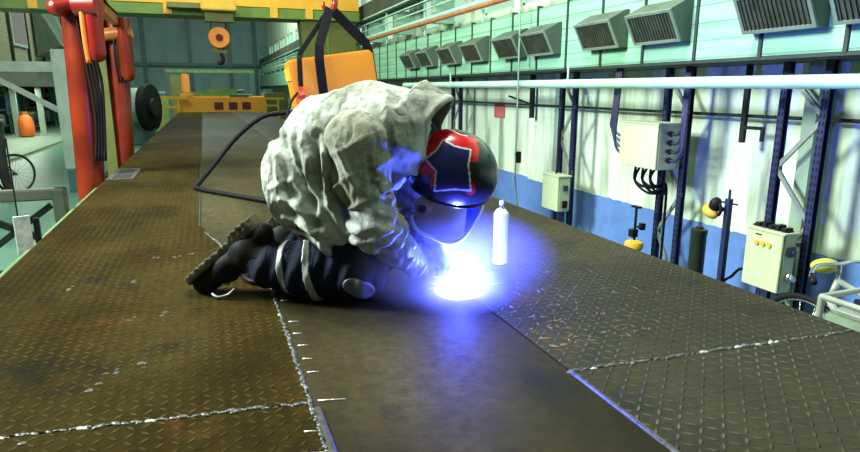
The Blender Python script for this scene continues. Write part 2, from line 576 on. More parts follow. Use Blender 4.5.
# ------------------------------------------------------------------ distance-field modelling (bodies, clothes)
def surface_nets(F, o, h):
    s = F < 0
    nx, ny, nz = F.shape
    c = [(i, j, k) for i in (0, 1) for j in (0, 1) for k in (0, 1)]
    sl = lambda A, q: A[q[0]:nx - 1 + q[0], q[1]:ny - 1 + q[1], q[2]:nz - 1 + q[2]]
    cnt = sum(sl(s, q).astype(np.int8) for q in c)
    mixed = (cnt > 0) & (cnt < 8)
    acc = np.zeros(mixed.shape + (3,)); num = np.zeros(mixed.shape)
    for a in c:
        for ax in range(3):
            if a[ax] == 0:
                b = list(a); b[ax] = 1
                va, vb = sl(F, a), sl(F, b)
                cr = (va < 0) != (vb < 0)
                t = np.where(cr, va / np.where(cr, va - vb, 1), 0)
                for d in range(3):
                    acc[..., d] += np.where(cr, a[d] + (t if d == ax else 0), 0)
                num += cr
    idx = -np.ones(mixed.shape, dtype=np.int64)
    idx[mixed] = np.arange(mixed.sum())
    I = np.argwhere(mixed)
    V = (I + acc[mixed] / num[mixed][:, None]) * h + np.array(o)
    faces = []
    for ax in range(3):
        b, d = (ax + 1) % 3, (ax + 2) % 3
        A = np.take(s, range(0, s.shape[ax] - 1), ax); B = np.take(s, range(1, s.shape[ax]), ax)
        E = np.argwhere(A != B)
        flip = A[tuple(E.T)]
        ok = (E[:, b] > 0) & (E[:, d] > 0) & (E[:, b] < s.shape[b] - 1) & (E[:, d] < s.shape[d] - 1)
        E, flip = E[ok], flip[ok]
        def g(db, dd):
            q = E.copy(); q[:, b] -= db; q[:, d] -= dd
            return idx[tuple(q.T)]
        Q = np.stack([g(0, 0), g(1, 0), g(1, 1), g(0, 1)], 1)
        Q[~flip] = Q[~flip][:, ::-1]
        faces.append(Q)
    Q = np.concatenate(faces)
    Q = Q[(Q >= 0).all(1)]
    return V, Q[:, ::-1]


def smin(a, b, k):
    h = np.clip(0.5 + 0.5 * (b - a) / k, 0, 1)
    return b * (1 - h) + a * h - k * h * (1 - h)


def rcone(P, a, b, r0, r1, sq=(1, 1, 1)):
    """tapered capsule; sq stretches space (n squash)"""
    sq = np.array(sq)
    p = P * sq
    a = np.array(a) * sq; b = np.array(b) * sq
    ab = b - a
    t = np.clip(((p - a) @ ab) / (ab @ ab), 0, 1)
    return np.linalg.norm(p - (a + t[..., None] * ab), axis=-1) - (r0 + (r1 - r0) * t)


def ellip(P, c, r, R=None):
    q = P - np.array(c)
    if R is not None:
        q = q @ np.array(R)
    r = np.array(r)
    k0 = np.linalg.norm(q / r, axis=-1)
    k1 = np.linalg.norm(q / (r * r), axis=-1)
    return k0 * (k0 - 1) / np.maximum(k1, 1e-6)


def chain(P, pts, rs, k=0.04, sq=(1, 1, 1)):
    d = None
    for i in range(len(pts) - 1):
        e = rcone(P, pts[i], pts[i + 1], rs[i], rs[i + 1], sq)
        d = e if d is None else smin(d, e, k)
    return d


def seg2(P, a, b, axes):
    """distance to a segment measured in two axes only"""
    p = P[..., axes]
    a = np.array(a); b = np.array(b); ab = b - a
    t = np.clip(((p - a) @ ab) / (ab @ ab), 0, 1)
    return np.linalg.norm(p - (a + t[..., None] * ab), axis=-1)


def vnoise(P, f, seed=0):
    """smooth sum of sines used for cloth unevenness"""
    r = np.random.default_rng(seed)
    out = 0
    for i in range(7):
        d = r.normal(size=3); d /= np.linalg.norm(d)
        out = out + np.sin((P @ d) * f * r.uniform(0.6, 1.5) + r.uniform(0, 6.28))
    return out / 7


def sdf_object(name, fn, lo, hi, h, mat, parent=None, xf=pw, origin=None):
    """mesh of fn < 0 inside the box lo..hi of person space, moved to world space by xf"""
    ax = [np.arange(lo[i], hi[i] + h, h) for i in range(3)]
    P = np.stack(np.meshgrid(*ax, indexing='ij'), -1)
    V, Q = surface_nets(fn(P), lo, h)
    mb = MB()
    if xf is pw:
        W = P0 + V[:, :1] * PU + V[:, 1:2] * PN + V[:, 2:3] * np.array([0, 0, 1.0])
    else:
        W = np.array([xf(*v) for v in V])
    mb.v = [tuple(v) for v in W]
    mb.f = [tuple(int(i) for i in q) for q in Q]
    mb.mi = [0] * len(mb.f)
    return mb.build(name, mat, parent, smooth=180, origin=origin)


# ================================================================== THE SETTING
XR, XG = 4.1, 3.5                            # right wall, gallery front
struct(MB().b2(-9, 5, -1.5, 42, -0.2, 0).build('floor', 'floor'))
struct(MB().b2(-9, -5.05, 6, 41.8, 0, 0.07).build('kerb_left', 'kerb'))
struct(MB().b2(-5.02, -4.93, 6, 41.8, 0, 0.006).build('floor_line', 'yellow_line'))
struct(MB().b2(XR, XR + 0.25, -1.5, 42, 0, 3.0).build('wall_right', 'wall_right'))
struct(MB().b2(-9, 5, 41.8, 42.1, 0, 10).build('wall_far', 'wall_far'))
struct(MB().b2(-9.2, -9, -1.5, 42, 0, 10).build('wall_left', 'wall_left'))
mb = MB()
for y0, y1 in ((6.45, 7.05), (13.6, 14.2), (20.8, 21.4), (28, 28.6)):
    mb.b2(XR - 0.10, XR + 0.05, y0, y1, 0, 2.1)
struct(mb.build('column_right', 'wall_right'))

# gallery along the right wall: slab, cladding panels, joints
struct(MB().b2(XG + 0.05, XR, -1.5, 41.8, 2.09, 2.16).build('gallery_floor', 'under'))
mb = MB(); js = MB()
YS = [-1.5 + 0.585 * i for i in range(74)]
YS = [y - 0.045 for y in YS]
for i in range(len(YS) - 1):
    mb.b2(XG, XG + 0.05, YS[i] + 0.008, YS[i + 1] - 0.008, 2.12, 2.765)
    js.b2(XG - 0.012, XG + 0.05, YS[i] - 0.013, YS[i] + 0.013, 2.11, 2.79)
js.b2(XG - 0.006, XG + 0.06, -1.5, 41.7, 2.095, 2.118)
g = struct(mb.build('gallery_front', 'clad'))
struct(js.build('gallery_joints', 'seam'))
# clerestory wall with windows behind the gallery
mb = MB()
wins = []
y = 6.6
mb.b2(XR, XR + 0.25, -1.5, y, 3.0, 7.0)
k = 0
while y < 41:
    wlen = 0.95
    wins.append((y, y + wlen))
    gap = 0.22 if k % 2 == 0 else 0.75
    mb.b2(XR, XR + 0.25, y + wlen, min(y + wlen + gap, 41.8), 3.0, 7.0)
    mb.b2(XR, XR + 0.25, y, y + wlen, 4.55, 7.0)
    y += wlen + gap
    k += 1
struct(mb.build('wall_right_upper', 'wall_right'))
for i, (a, b) in enumerate(wins):
    fr = MB()
    for (p, q, r, s_) in ((a, a + 0.05, 3.0, 4.55), (b - 0.05, b, 3.0, 4.55), (a, b, 3.0, 3.04), (a, b, 4.5, 4.55), (a, b, 3.75, 3.79)):
        fr.b2(XR + 0.02, XR + 0.08, p, q, r, s_)
    o = struct(fr.build('window_%d' % (i + 1), 'mint'))
    pn = MB().b2(XR + 0.10, XR + 0.12, a, b, 3.0, 4.55).build('pane', 'pane', o)
# runway beam of the overhead crane with brackets, along the right wall
mb = MB()
mb.b2(3.55, 3.85, 9, 41.5, 3.42, 3.78)
struct(mb.build('beam_right', 'under'))
mb = MB()
yy = 10.0
while yy < 41:
    mb.b2(3.75, 4.1, yy - 0.09, yy + 0.09, 3.0, 3.44)
    yy += 2.2
struct(mb.build('beam_brackets', 'mint'))
# far wall piers and pipe
mb = MB()
for x in (-3.2, -0.6, 1.75, 3.3):
    mb.b2(x - 0.10, x + 0.10, 41.6, 41.82, 0, 9)
mb.b2(-4, 4, 41.55, 41.72, 3.35, 3.55)
struct(mb.build('trim_1', 'teal_dark'))
# gallery on the far left
struct(MB().b2(-5.9, -5.6, 14, 41.5, 2.03, 2.72).build('beam_left', 'sill'))
struct(MB().b2(-5.75, -5.62, 14, 41.5, 2.74, 6.5).build('gallery_front_left', 'clad_left'))
struct(MB().b2(-9, -5.9, 14, 41.5, 2.03, 2.2).build('gallery_floor_left', 'under'))
mb = MB()
yy = 15.0
while yy < 41:
    mb.b2(-5.61, -5.55, yy - 0.07, yy + 0.07, 2.72, 6.5)
    yy += 2.05
struct(mb.build('gallery_joints_left', 'dark_steel'))
o = struct(MB().b2(-5.60, -5.54, 23.3, 25.0, 3.3, 4.75).build('window_left', 'white'))
MB().b2(-5.535, -5.52, 23.42, 24.88, 3.42, 4.63).build('pane', 'pane_dim', o)

# ================================================================== THE WAGON DECK
deck = thing('wagon_deck', 'long brown steel wagon deck of welded tread plates under the kneeling welder', 'deck', (0.6, 1.3, 0))
DY0, DY1 = 0.25, 25.6
XL, XE, XC, XF = -0.95, 2.15, 0.215, -0.085   # edges and seams
XS = 1.0
TH = 0.03


def plate(poly, mat):
    MB().prism(poly, 2, D - TH, D).build('deck_plate', mat, deck)


SA = lambda x: 1.57 - 0.127 * (x - 0.0)
SBf = lambda x: 1.454 - 0.068 * (x - 1.034)
g_ = 0.004
plate([(XL, DY0), (XC - g_, DY0), (XC - g_, SA(XC) - g_), (XL, SA(XL) - g_)], 'tread')
plate([(XL, SA(XL) + g_), (XC - g_, SA(XC) + g_), (XC - g_, 2.62), (XF - g_, 4.02), (XF - g_, DY1), (XL, DY1)], 'tread')
plate([(XC + g_, DY0), (XS - g_, DY0), (XS - g_, DY1), (XF + g_, DY1), (XF + g_, 4.02), (XC + g_, 2.62)], 'smooth')
plate([(XS + g_, DY0), (XE, DY0), (XE, SBf(XE) - g_), (XS + g_, SBf(XS) - g_)], 'tread_grey')
plate([(XS + g_, SBf(XS) + g_), (XE, SBf(XE) + g_), (XE, DY1), (XS + g_, DY1)], 'tread_grey')
# what the plates lie on: longitudinal beams, side sills
MB().b2(XL + 0.02, XE - 0.02, DY0, DY1, D - 0.10, D - TH).build('deck_base', 'groove', deck)
for x in (XL, XE - 0.12):
    MB().b2(x, x + 0.12, DY0, DY1, D - 0.42, D - TH).build('side_sill', 'sill', deck)
for yy in (1.2, 6, 12, 18, 24):
    MB().b2(XL + 0.13, XE - 0.13, yy - 0.15, yy + 0.15, 0, D - 0.10).build('trestle', 'dark_steel', deck)


def bead(path, r, name='weld_bead', mat='bead', step=0.02, flat=0.55, jit=0.35, white=0.0):
    mb = MB()
    pts = [Vector(p) for p in path]
    for a, b in zip(pts[:-1], pts[1:]):
        L = (b - a).length
        n = max(2, int(L / step))
        d = (b - a).normalized()
        for i in range(n):
            p = a.lerp(b, (i + random.random() * 0.5) / n)
            rr = r * random.uniform(1 - jit, 1 + jit)
            ang = math.atan2(d.y, d.x) + random.uniform(-0.7, 0.7)
            R = Matrix.Rotation(ang, 3, 'Z')
            off = Vector((random.uniform(-1, 1), random.uniform(-1, 1), 0)) * r * 0.4
            mb.ball(p + off + Vector((0, 0, -0.001)), (rr * 1.5, rr * 0.75, rr * flat), 8, 1 if random.random() < white else 0, R)
    return mb.build(name, [mat, 'bead_bright'], deck, smooth=180)


bead([(XL, SA(XL), D), (XC, SA(XC), D)], 0.0105, white=0.09)
bead([(XS, SBf(XS), D), (XE, SBf(XE), D)], 0.0105, white=0.09)
bead([(XC, 0.9, D), (XC, 2.62, D), (XF + 0.03, 3.85, D)], 0.009, white=0.03, step=0.014, jit=.3)
MB().tube([(XF, 4.02, D - .003), (XF, 25, D - .003)], 0.007, 6).build('weld_seam', 'dark_steel', deck, smooth=180)
MB().tube([(XC + 0.012, 0.3, D), (XC + 0.012, 1.5, D)], 0.010, 6).build('weld_seam', 'bead', deck, smooth=180)
MB().tube([(XS, 0.3, D - 0.002), (XS, SBf(XS), D - 0.002)], 0.010, 6).build('weld_seam', 'bead', deck, smooth=180)
# short bright tack welds across the left seam
for y, L in ((2.42, 0.03), (2.17, 0.035), (2.05, 0.03), (1.94, 0.035), (1.83, 0.03), (1.73, 0.035), (1.545, 0.075), (1.40, 0.03), (1.30, 0.035), (1.21, 0.03)):
    a = 0.0 if L < 0.05 else -0.1
    MB().tube([(XC + (0.02 if y > 1.5 else -0.04), y, D + 0.001), (XC + 0.02 + L + (0 if y > 1.5 else -0.06), y + a * 0.1 - 0.008, D + 0.001)], [0.0035, 0.0045, 0.003], 6).build('tack_weld', 'bead_bright', deck, smooth=180)
# bright scraped spots and spatter on the left plate
mb = MB()
for (x, y) in ((-0.33, 1.93), (-0.25, 1.95), (-0.33, 2.40), (-0.22, 2.42), (-0.36, 2.9), (-0.2, 3.3), (-0.12, 3.32), (-0.30, 3.32), (-0.6, 2.9), (-0.36, 1.85), (-0.5, 1.62)):
    for k in range(3):
        mb.ball((x + random.uniform(-.02, .02), y + random.uniform(-.03, .03), D), (random.uniform(.006, .014), random.uniform(.005, .012), .003), 8)
tag(mb.build('spatter', 'bead', deck, smooth=180), kind='stuff')
mb = MB()
for k in range(110):
    x, y = XS + 0.05 + abs(random.gauss(0, 0.33)), 1.62 + abs(random.gauss(0, 0.28))
    if x < XE:
        a = random.uniform(0, PI)
        mb.ball((x, y, D), (random.uniform(.006, .022), .0035, .003), 6, 0, Matrix.Rotation(a, 3, 'Z'))
tag(mb.build('slag_bits', paint('rusty slag', (0.26, 0.17, 0.09), 0.6, 0.2, 0.5, 30), deck, smooth=180), kind='stuff')
# drain opening with two slots near the left edge
mb = MB()
mb.b2(-0.95, -0.70, 6.45, 7.3, D, D + 0.008)
o = mb.build('drain_frame', 'bead', deck)
for y0, y1 in ((6.52, 6.82), (6.92, 7.22)):
    MB().b2(-0.90, -0.75, y0, y1, D + 0.006, D + 0.011).build('slot', 'grille_dark', o)
# pipes along the left side of the deck
for x, z, r, m in ((-1.00, 0.98, 0.02, 'sill'), (-1.07, 0.92, 0.03, 'clutter_green'), (-1.16, 0.85, 0.022, 'sill')):
    MB().cyl((x, 0.6, z), (x, 6.72, z), r, 10).build('side_pipe', m, deck, smooth=40)
mb = MB()
for yy in (1.5, 3.5, 5.5):
    mb.b2(-1.2, XL + 0.01, yy - 0.03, yy + 0.03, 0.80, 0.84)
    mb.b2(-1.18, -1.14, yy - 0.02, yy + 0.02, 0.82, 0.86)
    mb.b2(-1.09, -1.05, yy - 0.02, yy + 0.02, 0.82, 0.92)
    mb.b2(-1.02, -0.98, yy - 0.02, yy + 0.02, 0.82, 0.98)
mb.build('pipe_bracket', 'dark_steel', deck)

# ================================================================== RIGHT SIDE
# louvred heater units on the gallery
HW = 0.53


def make_heater():
    t = thing('heater_unit', 'heater', 'heater', (0, 0, 0), 0, 'louvred heater units on the gallery front')
    prof = [(0, 0.0), (-0.085, 0.0), (-0.205, 0.225), (-0.03, 0.315), (0, 0.315)]
    MB().prism([(p[0], p[1]) for p in prof], 1, -HW / 2, HW / 2).build('housing', 'housing', t, world=False)
    a, b = Vector((-0.085, 0, 0.0)), Vector((-0.205, 0, 0.225))
    d = (b - a).normalized()
    nrm = Vector((d.z, 0, -d.x)) * -1
    Rm = Matrix((d, Vector((0, 1, 0)), nrm)).transposed()
    L = (b - a).length
    mid = (a + b) / 2
    fr = MB()
    for u in (-L / 2 + 0.010, L / 2 - 0.010):
        fr.box(mid + d * u + nrm * 0.006, (0.022, HW, 0.016), R=Rm)
    for v in (-HW / 2 + 0.012, HW / 2 - 0.012):
        fr.box(mid + Vector((0, v, 0)) + nrm * 0.006, (L - 0.04, 0.024, 0.016), R=Rm)
    fr.build('frame', 'housing_edge', t, world=False)
    gr = MB()
    gr.box(mid + nrm * 0.001, (L - 0.03, HW - 0.04, 0.004), R=Rm)
    for i in range(15):
        v = -HW / 2 + 0.04 + i * (HW - 0.08) / 14
        gr.box(mid + Vector((0, v, 0)) + nrm * 0.006, (L - 0.045, 0.008, 0.012), R=Rm)
    gr.build('louvres', 'louvre', t, world=False)
    return t


h0 = make_heater()
HY = [(2.30, 'grey green louvred heater box nearest the camera, cut off by the edge of the photo'),
      (2.94, 'grey green louvred heater box high above the enclosure with three yellow lamps'),
      (4.04, 'grey green louvred heater box above the large cable-fed cabinet, nearer of its pair'),
      (4.78, 'grey green louvred heater box just beyond the one above the cable-fed cabinet'),
      (5.84, 'grey green louvred heater box right behind the hanging cord, nearer of its pair'),
      (6.54, 'grey green louvred heater box touched by the hanging cord, farther of its pair'),
      (7.54, 'small grey heater box of the pair above the white spray can, nearer one'),
      (8.42, 'small grey heater box of the pair left of the hanging cord, farther one'),
      (9.37, 'tiny heater box above the welder collar, second farthest along the gallery'),
      (10.22, 'tiny heater box above the welder collar, farthest along the gallery')]
for i, (y, lab) in enumerate(HY):
    t = h0 if i == 0 else copy_tree(h0)
    t.location = (XG, y, 2.265)
    t['label'] = lab

# mint pipe in front of the gallery
pp = thing('mint_pipe', 'thick mint green pipe running along below the gallery front', 'pipe', (3.42, 2, 1.94))
MB().cyl((3.42, -1.3, 1.93), (3.42, 10.6, 1.985), 0.042, 20).build('pipe_run', 'mint', pp, smooth=40)
for y in (2.1, 5.3, 8.4):
    mb = MB()
    z = 1.93 + (y + 1.3) / 11.9 * 0.055
    mb.tube([(3.42, y, z + 0.30 - 0.13), (3.42, y, z)], 0.01, 6)
    mb.cyl((3.42, y - 0.015, z), (3.42, y + 0.015, z), 0.048, 16)
    mb.build('pipe_hanger', 'mint', pp)
tag(MB().cyl((3.975, -1.3, 1.69), (3.975, 40, 1.80), 0.014, 8).build('conduit', 'seam', smooth=40, origin=(4.0, 5, 1.7)),
    'thin dark conduit running along the white wall below the mint pipe', 'conduit')
# rails of the gallery walkway
rails = thing('gallery_railing', 'mint green railing of long pipes on top of the gallery', 'railing', (3.55, 8, 2.77))
for z, r in ((3.035, 0.038), (3.20, 0.014), (3.33, 0.014), (3.46, 0.018)):
    MB().cyl((3.55, 5.0, z), (3.55, 41, z), r, 10).build('rail', 'mint', rails, smooth=40)
for i in range(16):
    MB().cyl((3.60, 5.4 + i * 2.3, 2.16), (3.60, 5.4 + i * 2.3, 3.47), 0.018, 8).build('post', 'mint', rails)
tag(MB().cyl((3.46, 5.0, 2.955), (3.46, 16.5, 2.955), 0.03, 10).build('orange_pipe', paint('rusty orange pipe', (0.50, 0.16, 0.05), 0.5, 0, 0.4, 6), smooth=40, origin=(3.46, 8, 2.955)),
    'rusty orange pipe below the top rail of the gallery', 'pipe')


# rack frames that carry the gallery
def rack_frame(x, ya, yb, label, green=False):
    t = thing('rack_frame', label, 'frame', (x, (ya + yb) / 2, 0), 0, 'perforated rack frames under the gallery')
    for y in (ya, yb):
        mb = MB()
        # C-section upright with a row of slots, and a foot plate
        mb.b2(x - 0.022, x + 0.022, y - 0.003, y + 0.003, 0.01, 2.095)
        mb.b2(x - 0.027, x - 0.021, y - 0.024, y + 0.024, 0.01, 2.095)
        mb.b2(x + 0.021, x + 0.027, y - 0.024, y + 0.024, 0.01, 2.095)
        mb.b2(x - 0.07, x + 0.07, y - 0.06, y + 0.06, 0, 0.012)
        u = mb.build('upright', 'rack_blue', t)
        sl = MB()
        for k in range(38):
            z = 0.12 + k * 0.05
            sl.b2(x - 0.029, x - 0.0265, y - 0.018, y - 0.008, z, z + 0.026)
            sl.b2(x - 0.029, x - 0.0265, y + 0.008, y + 0.018, z, z + 0.026)
        sl.build('slot_pattern', 'black', u)
    zz = [0.25, 0.62, 1.0, 1.36, 1.72, 2.02]
    for i in range(len(zz) - 1):
        a, b = (ya, yb) if i % 2 == 0 else (yb, ya)
        MB().bar((x, a, zz[i]), (x, b, zz[i + 1]), 0.02, 0.03).build('brace', 'brace', t)
    return t


rack_frame(3.80, 2.84, 3.15, 'dark blue rack frame with zigzag braces behind the three-lamp enclosure')
rack_frame(3.87, 4.12, 4.38, 'dark blue rack frame behind and below the cable-fed cabinet')
rack_frame(3.80, 5.72, 5.98, 'dark blue rack frame standing behind the small pale enclosure')
rack_frame(3.80, 8.9, 9.2, 'dark blue rack frame right behind the welder collar, farthest one')
tag(MB().b2(3.90, 4.02, 2.98, 3.08, 0, 2.09).build('flat_column', 'col_green', origin=(3.96, 3.03, 0)),
    'pale green flat column between the uprights behind the three-lamp enclosure', 'column')
# short bracket hanging down from the gallery
t = thing('hanging_bracket', 'dark stepped bracket hanging from the gallery left of the tall rack frame', 'bracket', (3.95, 3.6, 2.09))
MB().b2(3.90, 3.93, 3.56, 3.60, 1.50, 2.09).build('hanger', 'dark_steel', t)
MB().b2(3.90, 3.92, 3.40, 3.56, 1.605, 1.63).b2(3.90, 3.92, 3.385, 3.41, 1.52, 1.63).build('arm', 'dark_steel', t)
t = thing('hanging_bracket', 'dark hanger rod on the white wall beside the pendant cord', 'bracket', (3.95, 6.9, 2.09))
MB().b2(3.9, 3.95, 6.85, 6.9, 1.55, 2.09).build('hanger', 'dark_steel', t)
MB().bar((3.92, 6.88, 1.72), (3.92, 7.5, 1.82), 0.02, 0.02).build('arm', 'dark_steel', t)


# electrical enclosures
def enclosure(name, x0, x1, y0, y1, z0, z1, label):
    t = thing(name, label, 'electrical box', ((x0 + x1) / 2, (y0 + y1) / 2, z0))
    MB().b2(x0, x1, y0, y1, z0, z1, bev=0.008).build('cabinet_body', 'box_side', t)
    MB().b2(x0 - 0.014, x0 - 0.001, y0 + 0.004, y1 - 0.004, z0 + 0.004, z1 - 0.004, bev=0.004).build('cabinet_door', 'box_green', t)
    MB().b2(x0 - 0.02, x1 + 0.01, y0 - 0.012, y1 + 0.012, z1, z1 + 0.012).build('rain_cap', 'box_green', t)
    return t


e1 = enclosure('electrical_enclosure', 3.60, 3.715, 2.85, 3.15, 0.53, 0.945, 'pale green electrical enclosure with three yellow lamps on its door')
for k in range(3):
    l_ = MB().cyl((3.588, 3.05 - k * 0.050, 0.855), (3.575, 3.05 - k * 0.050, 0.855), 0.017, 14)
    l_.build('indicator_lamp', 'yellow', e1, smooth=40)
MB().b2(3.635, 3.695, 2.825, 2.85, 0.79, 0.86, bev=0.006).cyl((3.665, 2.826, 0.825), (3.665, 2.815, 0.825), 0.02, 12).build('isolator_switch', 'rack_blue', e1)
MB().ball((3.67, 2.835, 0.64), (0.035, 0.02, 0.035), 12).cyl((3.67, 2.84, 0.64), (3.67, 2.80, 0.64), 0.02, 12).build('power_socket', 'chrome', e1)
MB().b2(3.583, 3.588, 3.02, 3.07, 0.91, 0.918).build('door_handle', 'black', e1)
for y in (2.87, 2.95):
    MB().b2(3.62, 3.70, y, y + 0.05, 0, 0.53).build('leg', 'rack_blue', e1)
MB().bar((3.75, 2.96, 0.60), (3.82, 2.96, 0.60), 0.2, 0.03).bar((3.75, 2.96, 0.86), (3.82, 2.96, 0.86), 0.2, 0.03).build('mounting_rail', 'brace', e1)
t = thing('cable_gland_row', 'low dark row of cable glands lying on the three-lamp enclosure', 'cable glands', (3.66, 2.95, 0.957))
mb = MB()
for k in range(5):
    mb.b2(3.62, 3.69, 2.87 + k * 0.052, 2.905 + k * 0.052, 0.957, 0.985 + 0.012 * (k % 2))
mb.b2(3.63, 3.69, 2.86, 3.14, 0.957, 0.968)
mb.build('gland_strip', 'black', t)
tag(MB().tube([(3.62, 3.14, 0.62), (3.64, 3.22, 0.60), (3.66, 3.30, 0.52), (3.70, 3.42, 0.40), (3.72, 3.5, 0.0)], 0.011, 8, smooth=6).build('power_lead', 'cable', smooth=180, origin=(3.72, 3.5, 0)),
    'black power lead leaving the side of the three-lamp enclosure', 'cable')
e2 = enclosure('electrical_cabinet', 3.60, 3.82, 4.14, 4.64, 1.225, 1.615, 'large pale green wall cabinet fed by bundles of black cables')
for k in range(4):
    z = 1.31 + k * 0.075
    MB().cyl((3.70, 4.14, z), (3.70, 4.09, z), 0.018, 10).cyl((3.70, 4.12, z), (3.70, 4.105, z), 0.026, 6).build('cable_gland', 'black', e2)
    MB().tube([(3.70, 4.09, z), (3.70, 4.04, z), (3.69, 3.985, z + 0.05), (3.70, 3.96 + k * 0.012, z + 0.22), (3.72, 3.97 + k * 0.014, 2.1)], 0.013, 8, smooth=6).build('feed_cable', 'navy_cable', e2, smooth=180)
for k in range(4):
    y = 4.70 + k * 0.022
    MB().tube([(3.64, 4.645, 1.34 + k * 0.05), (3.62, 4.69, 1.34 + k * 0.05), (3.60, y + 0.03, 1.44 + k * 0.04), (3.60, y + 0.02, 1.70), (3.61, y, 2.1)], 0.013, 8, smooth=6).build('feed_cable', 'navy_cable', e2, smooth=180)
for k in range(6):
    y = 4.28 + (k % 3) * 0.10
    ye = 4.22
    MB().tube([(3.66 + 0.05 * (k // 3), y, 1.225), (3.66, y, 1.13 - 0.02 * (k % 3)), (3.70, (y + ye) / 2, 1.07 - 0.015 * k), (3.77, ye, 1.10 - 0.02 * k), (3.80, ye, 0.95), (3.80, ye, 0.3)], 0.012, 8, smooth=6).build('feed_cable', 'cable', e2, smooth=180)
MB().b2(3.815, 3.86, 4.18, 4.5, 1.28, 1.31).b2(3.815, 3.86, 4.18, 4.5, 1.53, 1.56).build('mounting_rail', 'brace', e2)
e3 = enclosure('electrical_enclosure', 3.60, 3.74, 5.64, 5.98, 0.575, 0.965, 'small pale green enclosure beyond the spray can, farthest of the electrical boxes')
MB().b2(3.65, 3.70, 5.62, 5.64, 0.81, 0.87).build('isolator_switch', 'rack_blue', e3)
MB().b2(3.64, 3.70, 5.615, 5.64, 0.62, 0.70, bev=0.006).build('power_socket', 'black', e3)
for y in (5.68, 5.78):
    MB().b2(3.63, 3.71, y, y + 0.04, 0, 0.575).build('leg', 'rack_blue', e3)
MB().tube([(3.68, 5.85, 0.965), (3.70, 5.86, 1.05), (3.74, 5.9, 1.2), (3.76, 5.9, 2.0)], 0.012, 8, smooth=6).build('feed_cable', 'cable', e3, smooth=180)

# yellow wall lamp on a stand
t = thing('work_lamp_stand', 'low stand with a yellow bowl and a black cross handle against the blue wall', 'stand', (3.62, 4.38, 0))
MB().cyl((3.62, 4.38, 0.0), (3.62, 4.38, 0.47), 0.018, 10).cyl((3.62, 4.38, 0), (3.62, 4.38, 0.015), 0.12, 18).build('foot_post', 'black', t)
MB().lathe([(0.02, 0.45), (0.075, 0.465), (0.088, 0.50), (0.078, 0.535), (0.03, 0.555)], (3.62, 4.38, 0), 20).build('bowl', 'yellow', t, smooth=50)
MB().tube([(3.62, 4.38, 0.55), (3.62, 4.38, 0.86)], 0.012, 8).b2(3.60, 3.64, 4.33, 4.43, 0.855, 0.872).build('cross_handle', 'black', t)
MB().b2(3.59, 3.65, 4.37, 4.43, 0.58, 0.65).b2(3.63, 3.67, 4.30, 4.345, 0.66, 0.72).b2(3.60, 3.635, 4.30, 4.37, 0.68, 0.69).build('valve', 'black', t)
# gas cylinder, and a yellow hand lamp on a blue post
t = thing('dark_canister', 'dark slim flat topped canister standing against the blue wall', 'canister', (3.62, 3.62, 0))
MB().lathe([(0.058, 0.0), (0.060, 0.01), (0.060, 0.78), (0.064, 0.785), (0.064, 0.82), (0.055, 0.825)], (3.62, 3.62, 0), 24).build('bottle', paint('dark cylinder paint', (0.02, 0.028, 0.02), 0.4), t, smooth=40)
MB().cyl((3.62, 3.62, 0.824), (3.62, 3.62, 0.84), 0.03, 12).build('cap', 'dark_steel', t)
t = thing('lamp_post', 'dark blue perforated post holding a yellow and black hand lamp', 'post', (3.66, 3.40, 0))
MB().b2(3.64, 3.68, 3.38, 3.42, 0, 1.10).build('post', 'rack_blue', t)
MB().b2(3.66, 3.68, 3.33, 3.48, 1.06, 1.07).build('cross_bar', 'rack_blue', t)
MB().cyl((3.66, 3.40, 1.10), (3.66, 3.40, 1.17), 0.01, 8).build('pin', 'rack_blue', t)
t2 = thing('hand_lamp', 'yellow and black hand lamp hooked on the dark blue post', 'lamp', (3.60, 3.49, 0.93))
R = Matrix.Rotation(math.radians(25), 3, 'X')
MB().ball((3.60, 3.51, 0.985), (0.05, 0.075, 0.045), 14, R=R).build('lamp_body', 'yellow', t2, smooth=180)
MB().ball((3.60, 3.47, 1.05), (0.045, 0.045, 0.06), 12, R=R).tube([(3.60, 3.43, 0.97), (3.60, 3.41, 1.02), (3.60, 3.45, 1.10)], 0.012, 8, smooth=4).b2(3.61, 3.65, 3.42, 3.46, 1.0, 1.03).build('lamp_cover', 'black', t2, smooth=180)
# pendant cord with a switch box
cy = 7.15
t = thing('pendant_cord', 'thin pale cord hanging in front of the gallery with a small switch box', 'cord', (3.35, 6.2, 0.95))
MB().tube([(3.35, 6.2, 3.42), (3.35, 6.2, 1.12), (3.36, 6.22, 0.9), (3.42, 6.25, 0.55)], [0.010, 0.010, 0.008, 0.007], 8, smooth=4).build('cord_line', 'col_green', t, smooth=180)
MB().b2(3.325, 3.375, 6.11, 6.16, 1.08, 1.21, bev=0.006).b2(3.34, 3.36, 6.15, 6.2, 1.16, 1.18).build('switch_box', 'black', t)
MB().bar((3.56, 6.2, 3.44), (3.33, 6.2, 3.44), 0.03, 0.03).build('arm', 'mint', t)
tag(MB().b2(XR - 0.02, XR - 0.004, 7.95, 8.28, 1.50, 1.72, bev=0.004).build('wall_plate', 'wall_red', origin=(4.09, 8.1, 1.5)), 'faded red plate fixed on the bright white wall beside the welder helmet', 'plate')
mb = MB()
for k in range(14):
    mb.tube([(XR - 0.03, 8.0, 1.46 - k * 0.05), (XR - 0.03, 8.0, 1.43 - k * 0.05)], 0.008, 6)
mb.tube([(XR - 0.03, 8.0, 1.5), (XR - 0.03, 8.0, 0.75)], 0.003, 5)
tag(mb.build('bead_chain', 'brace', origin=(4.07, 8.0, 0.75)), 'thin beaded chain hanging on the bright white wall below the red plate', 'chain')


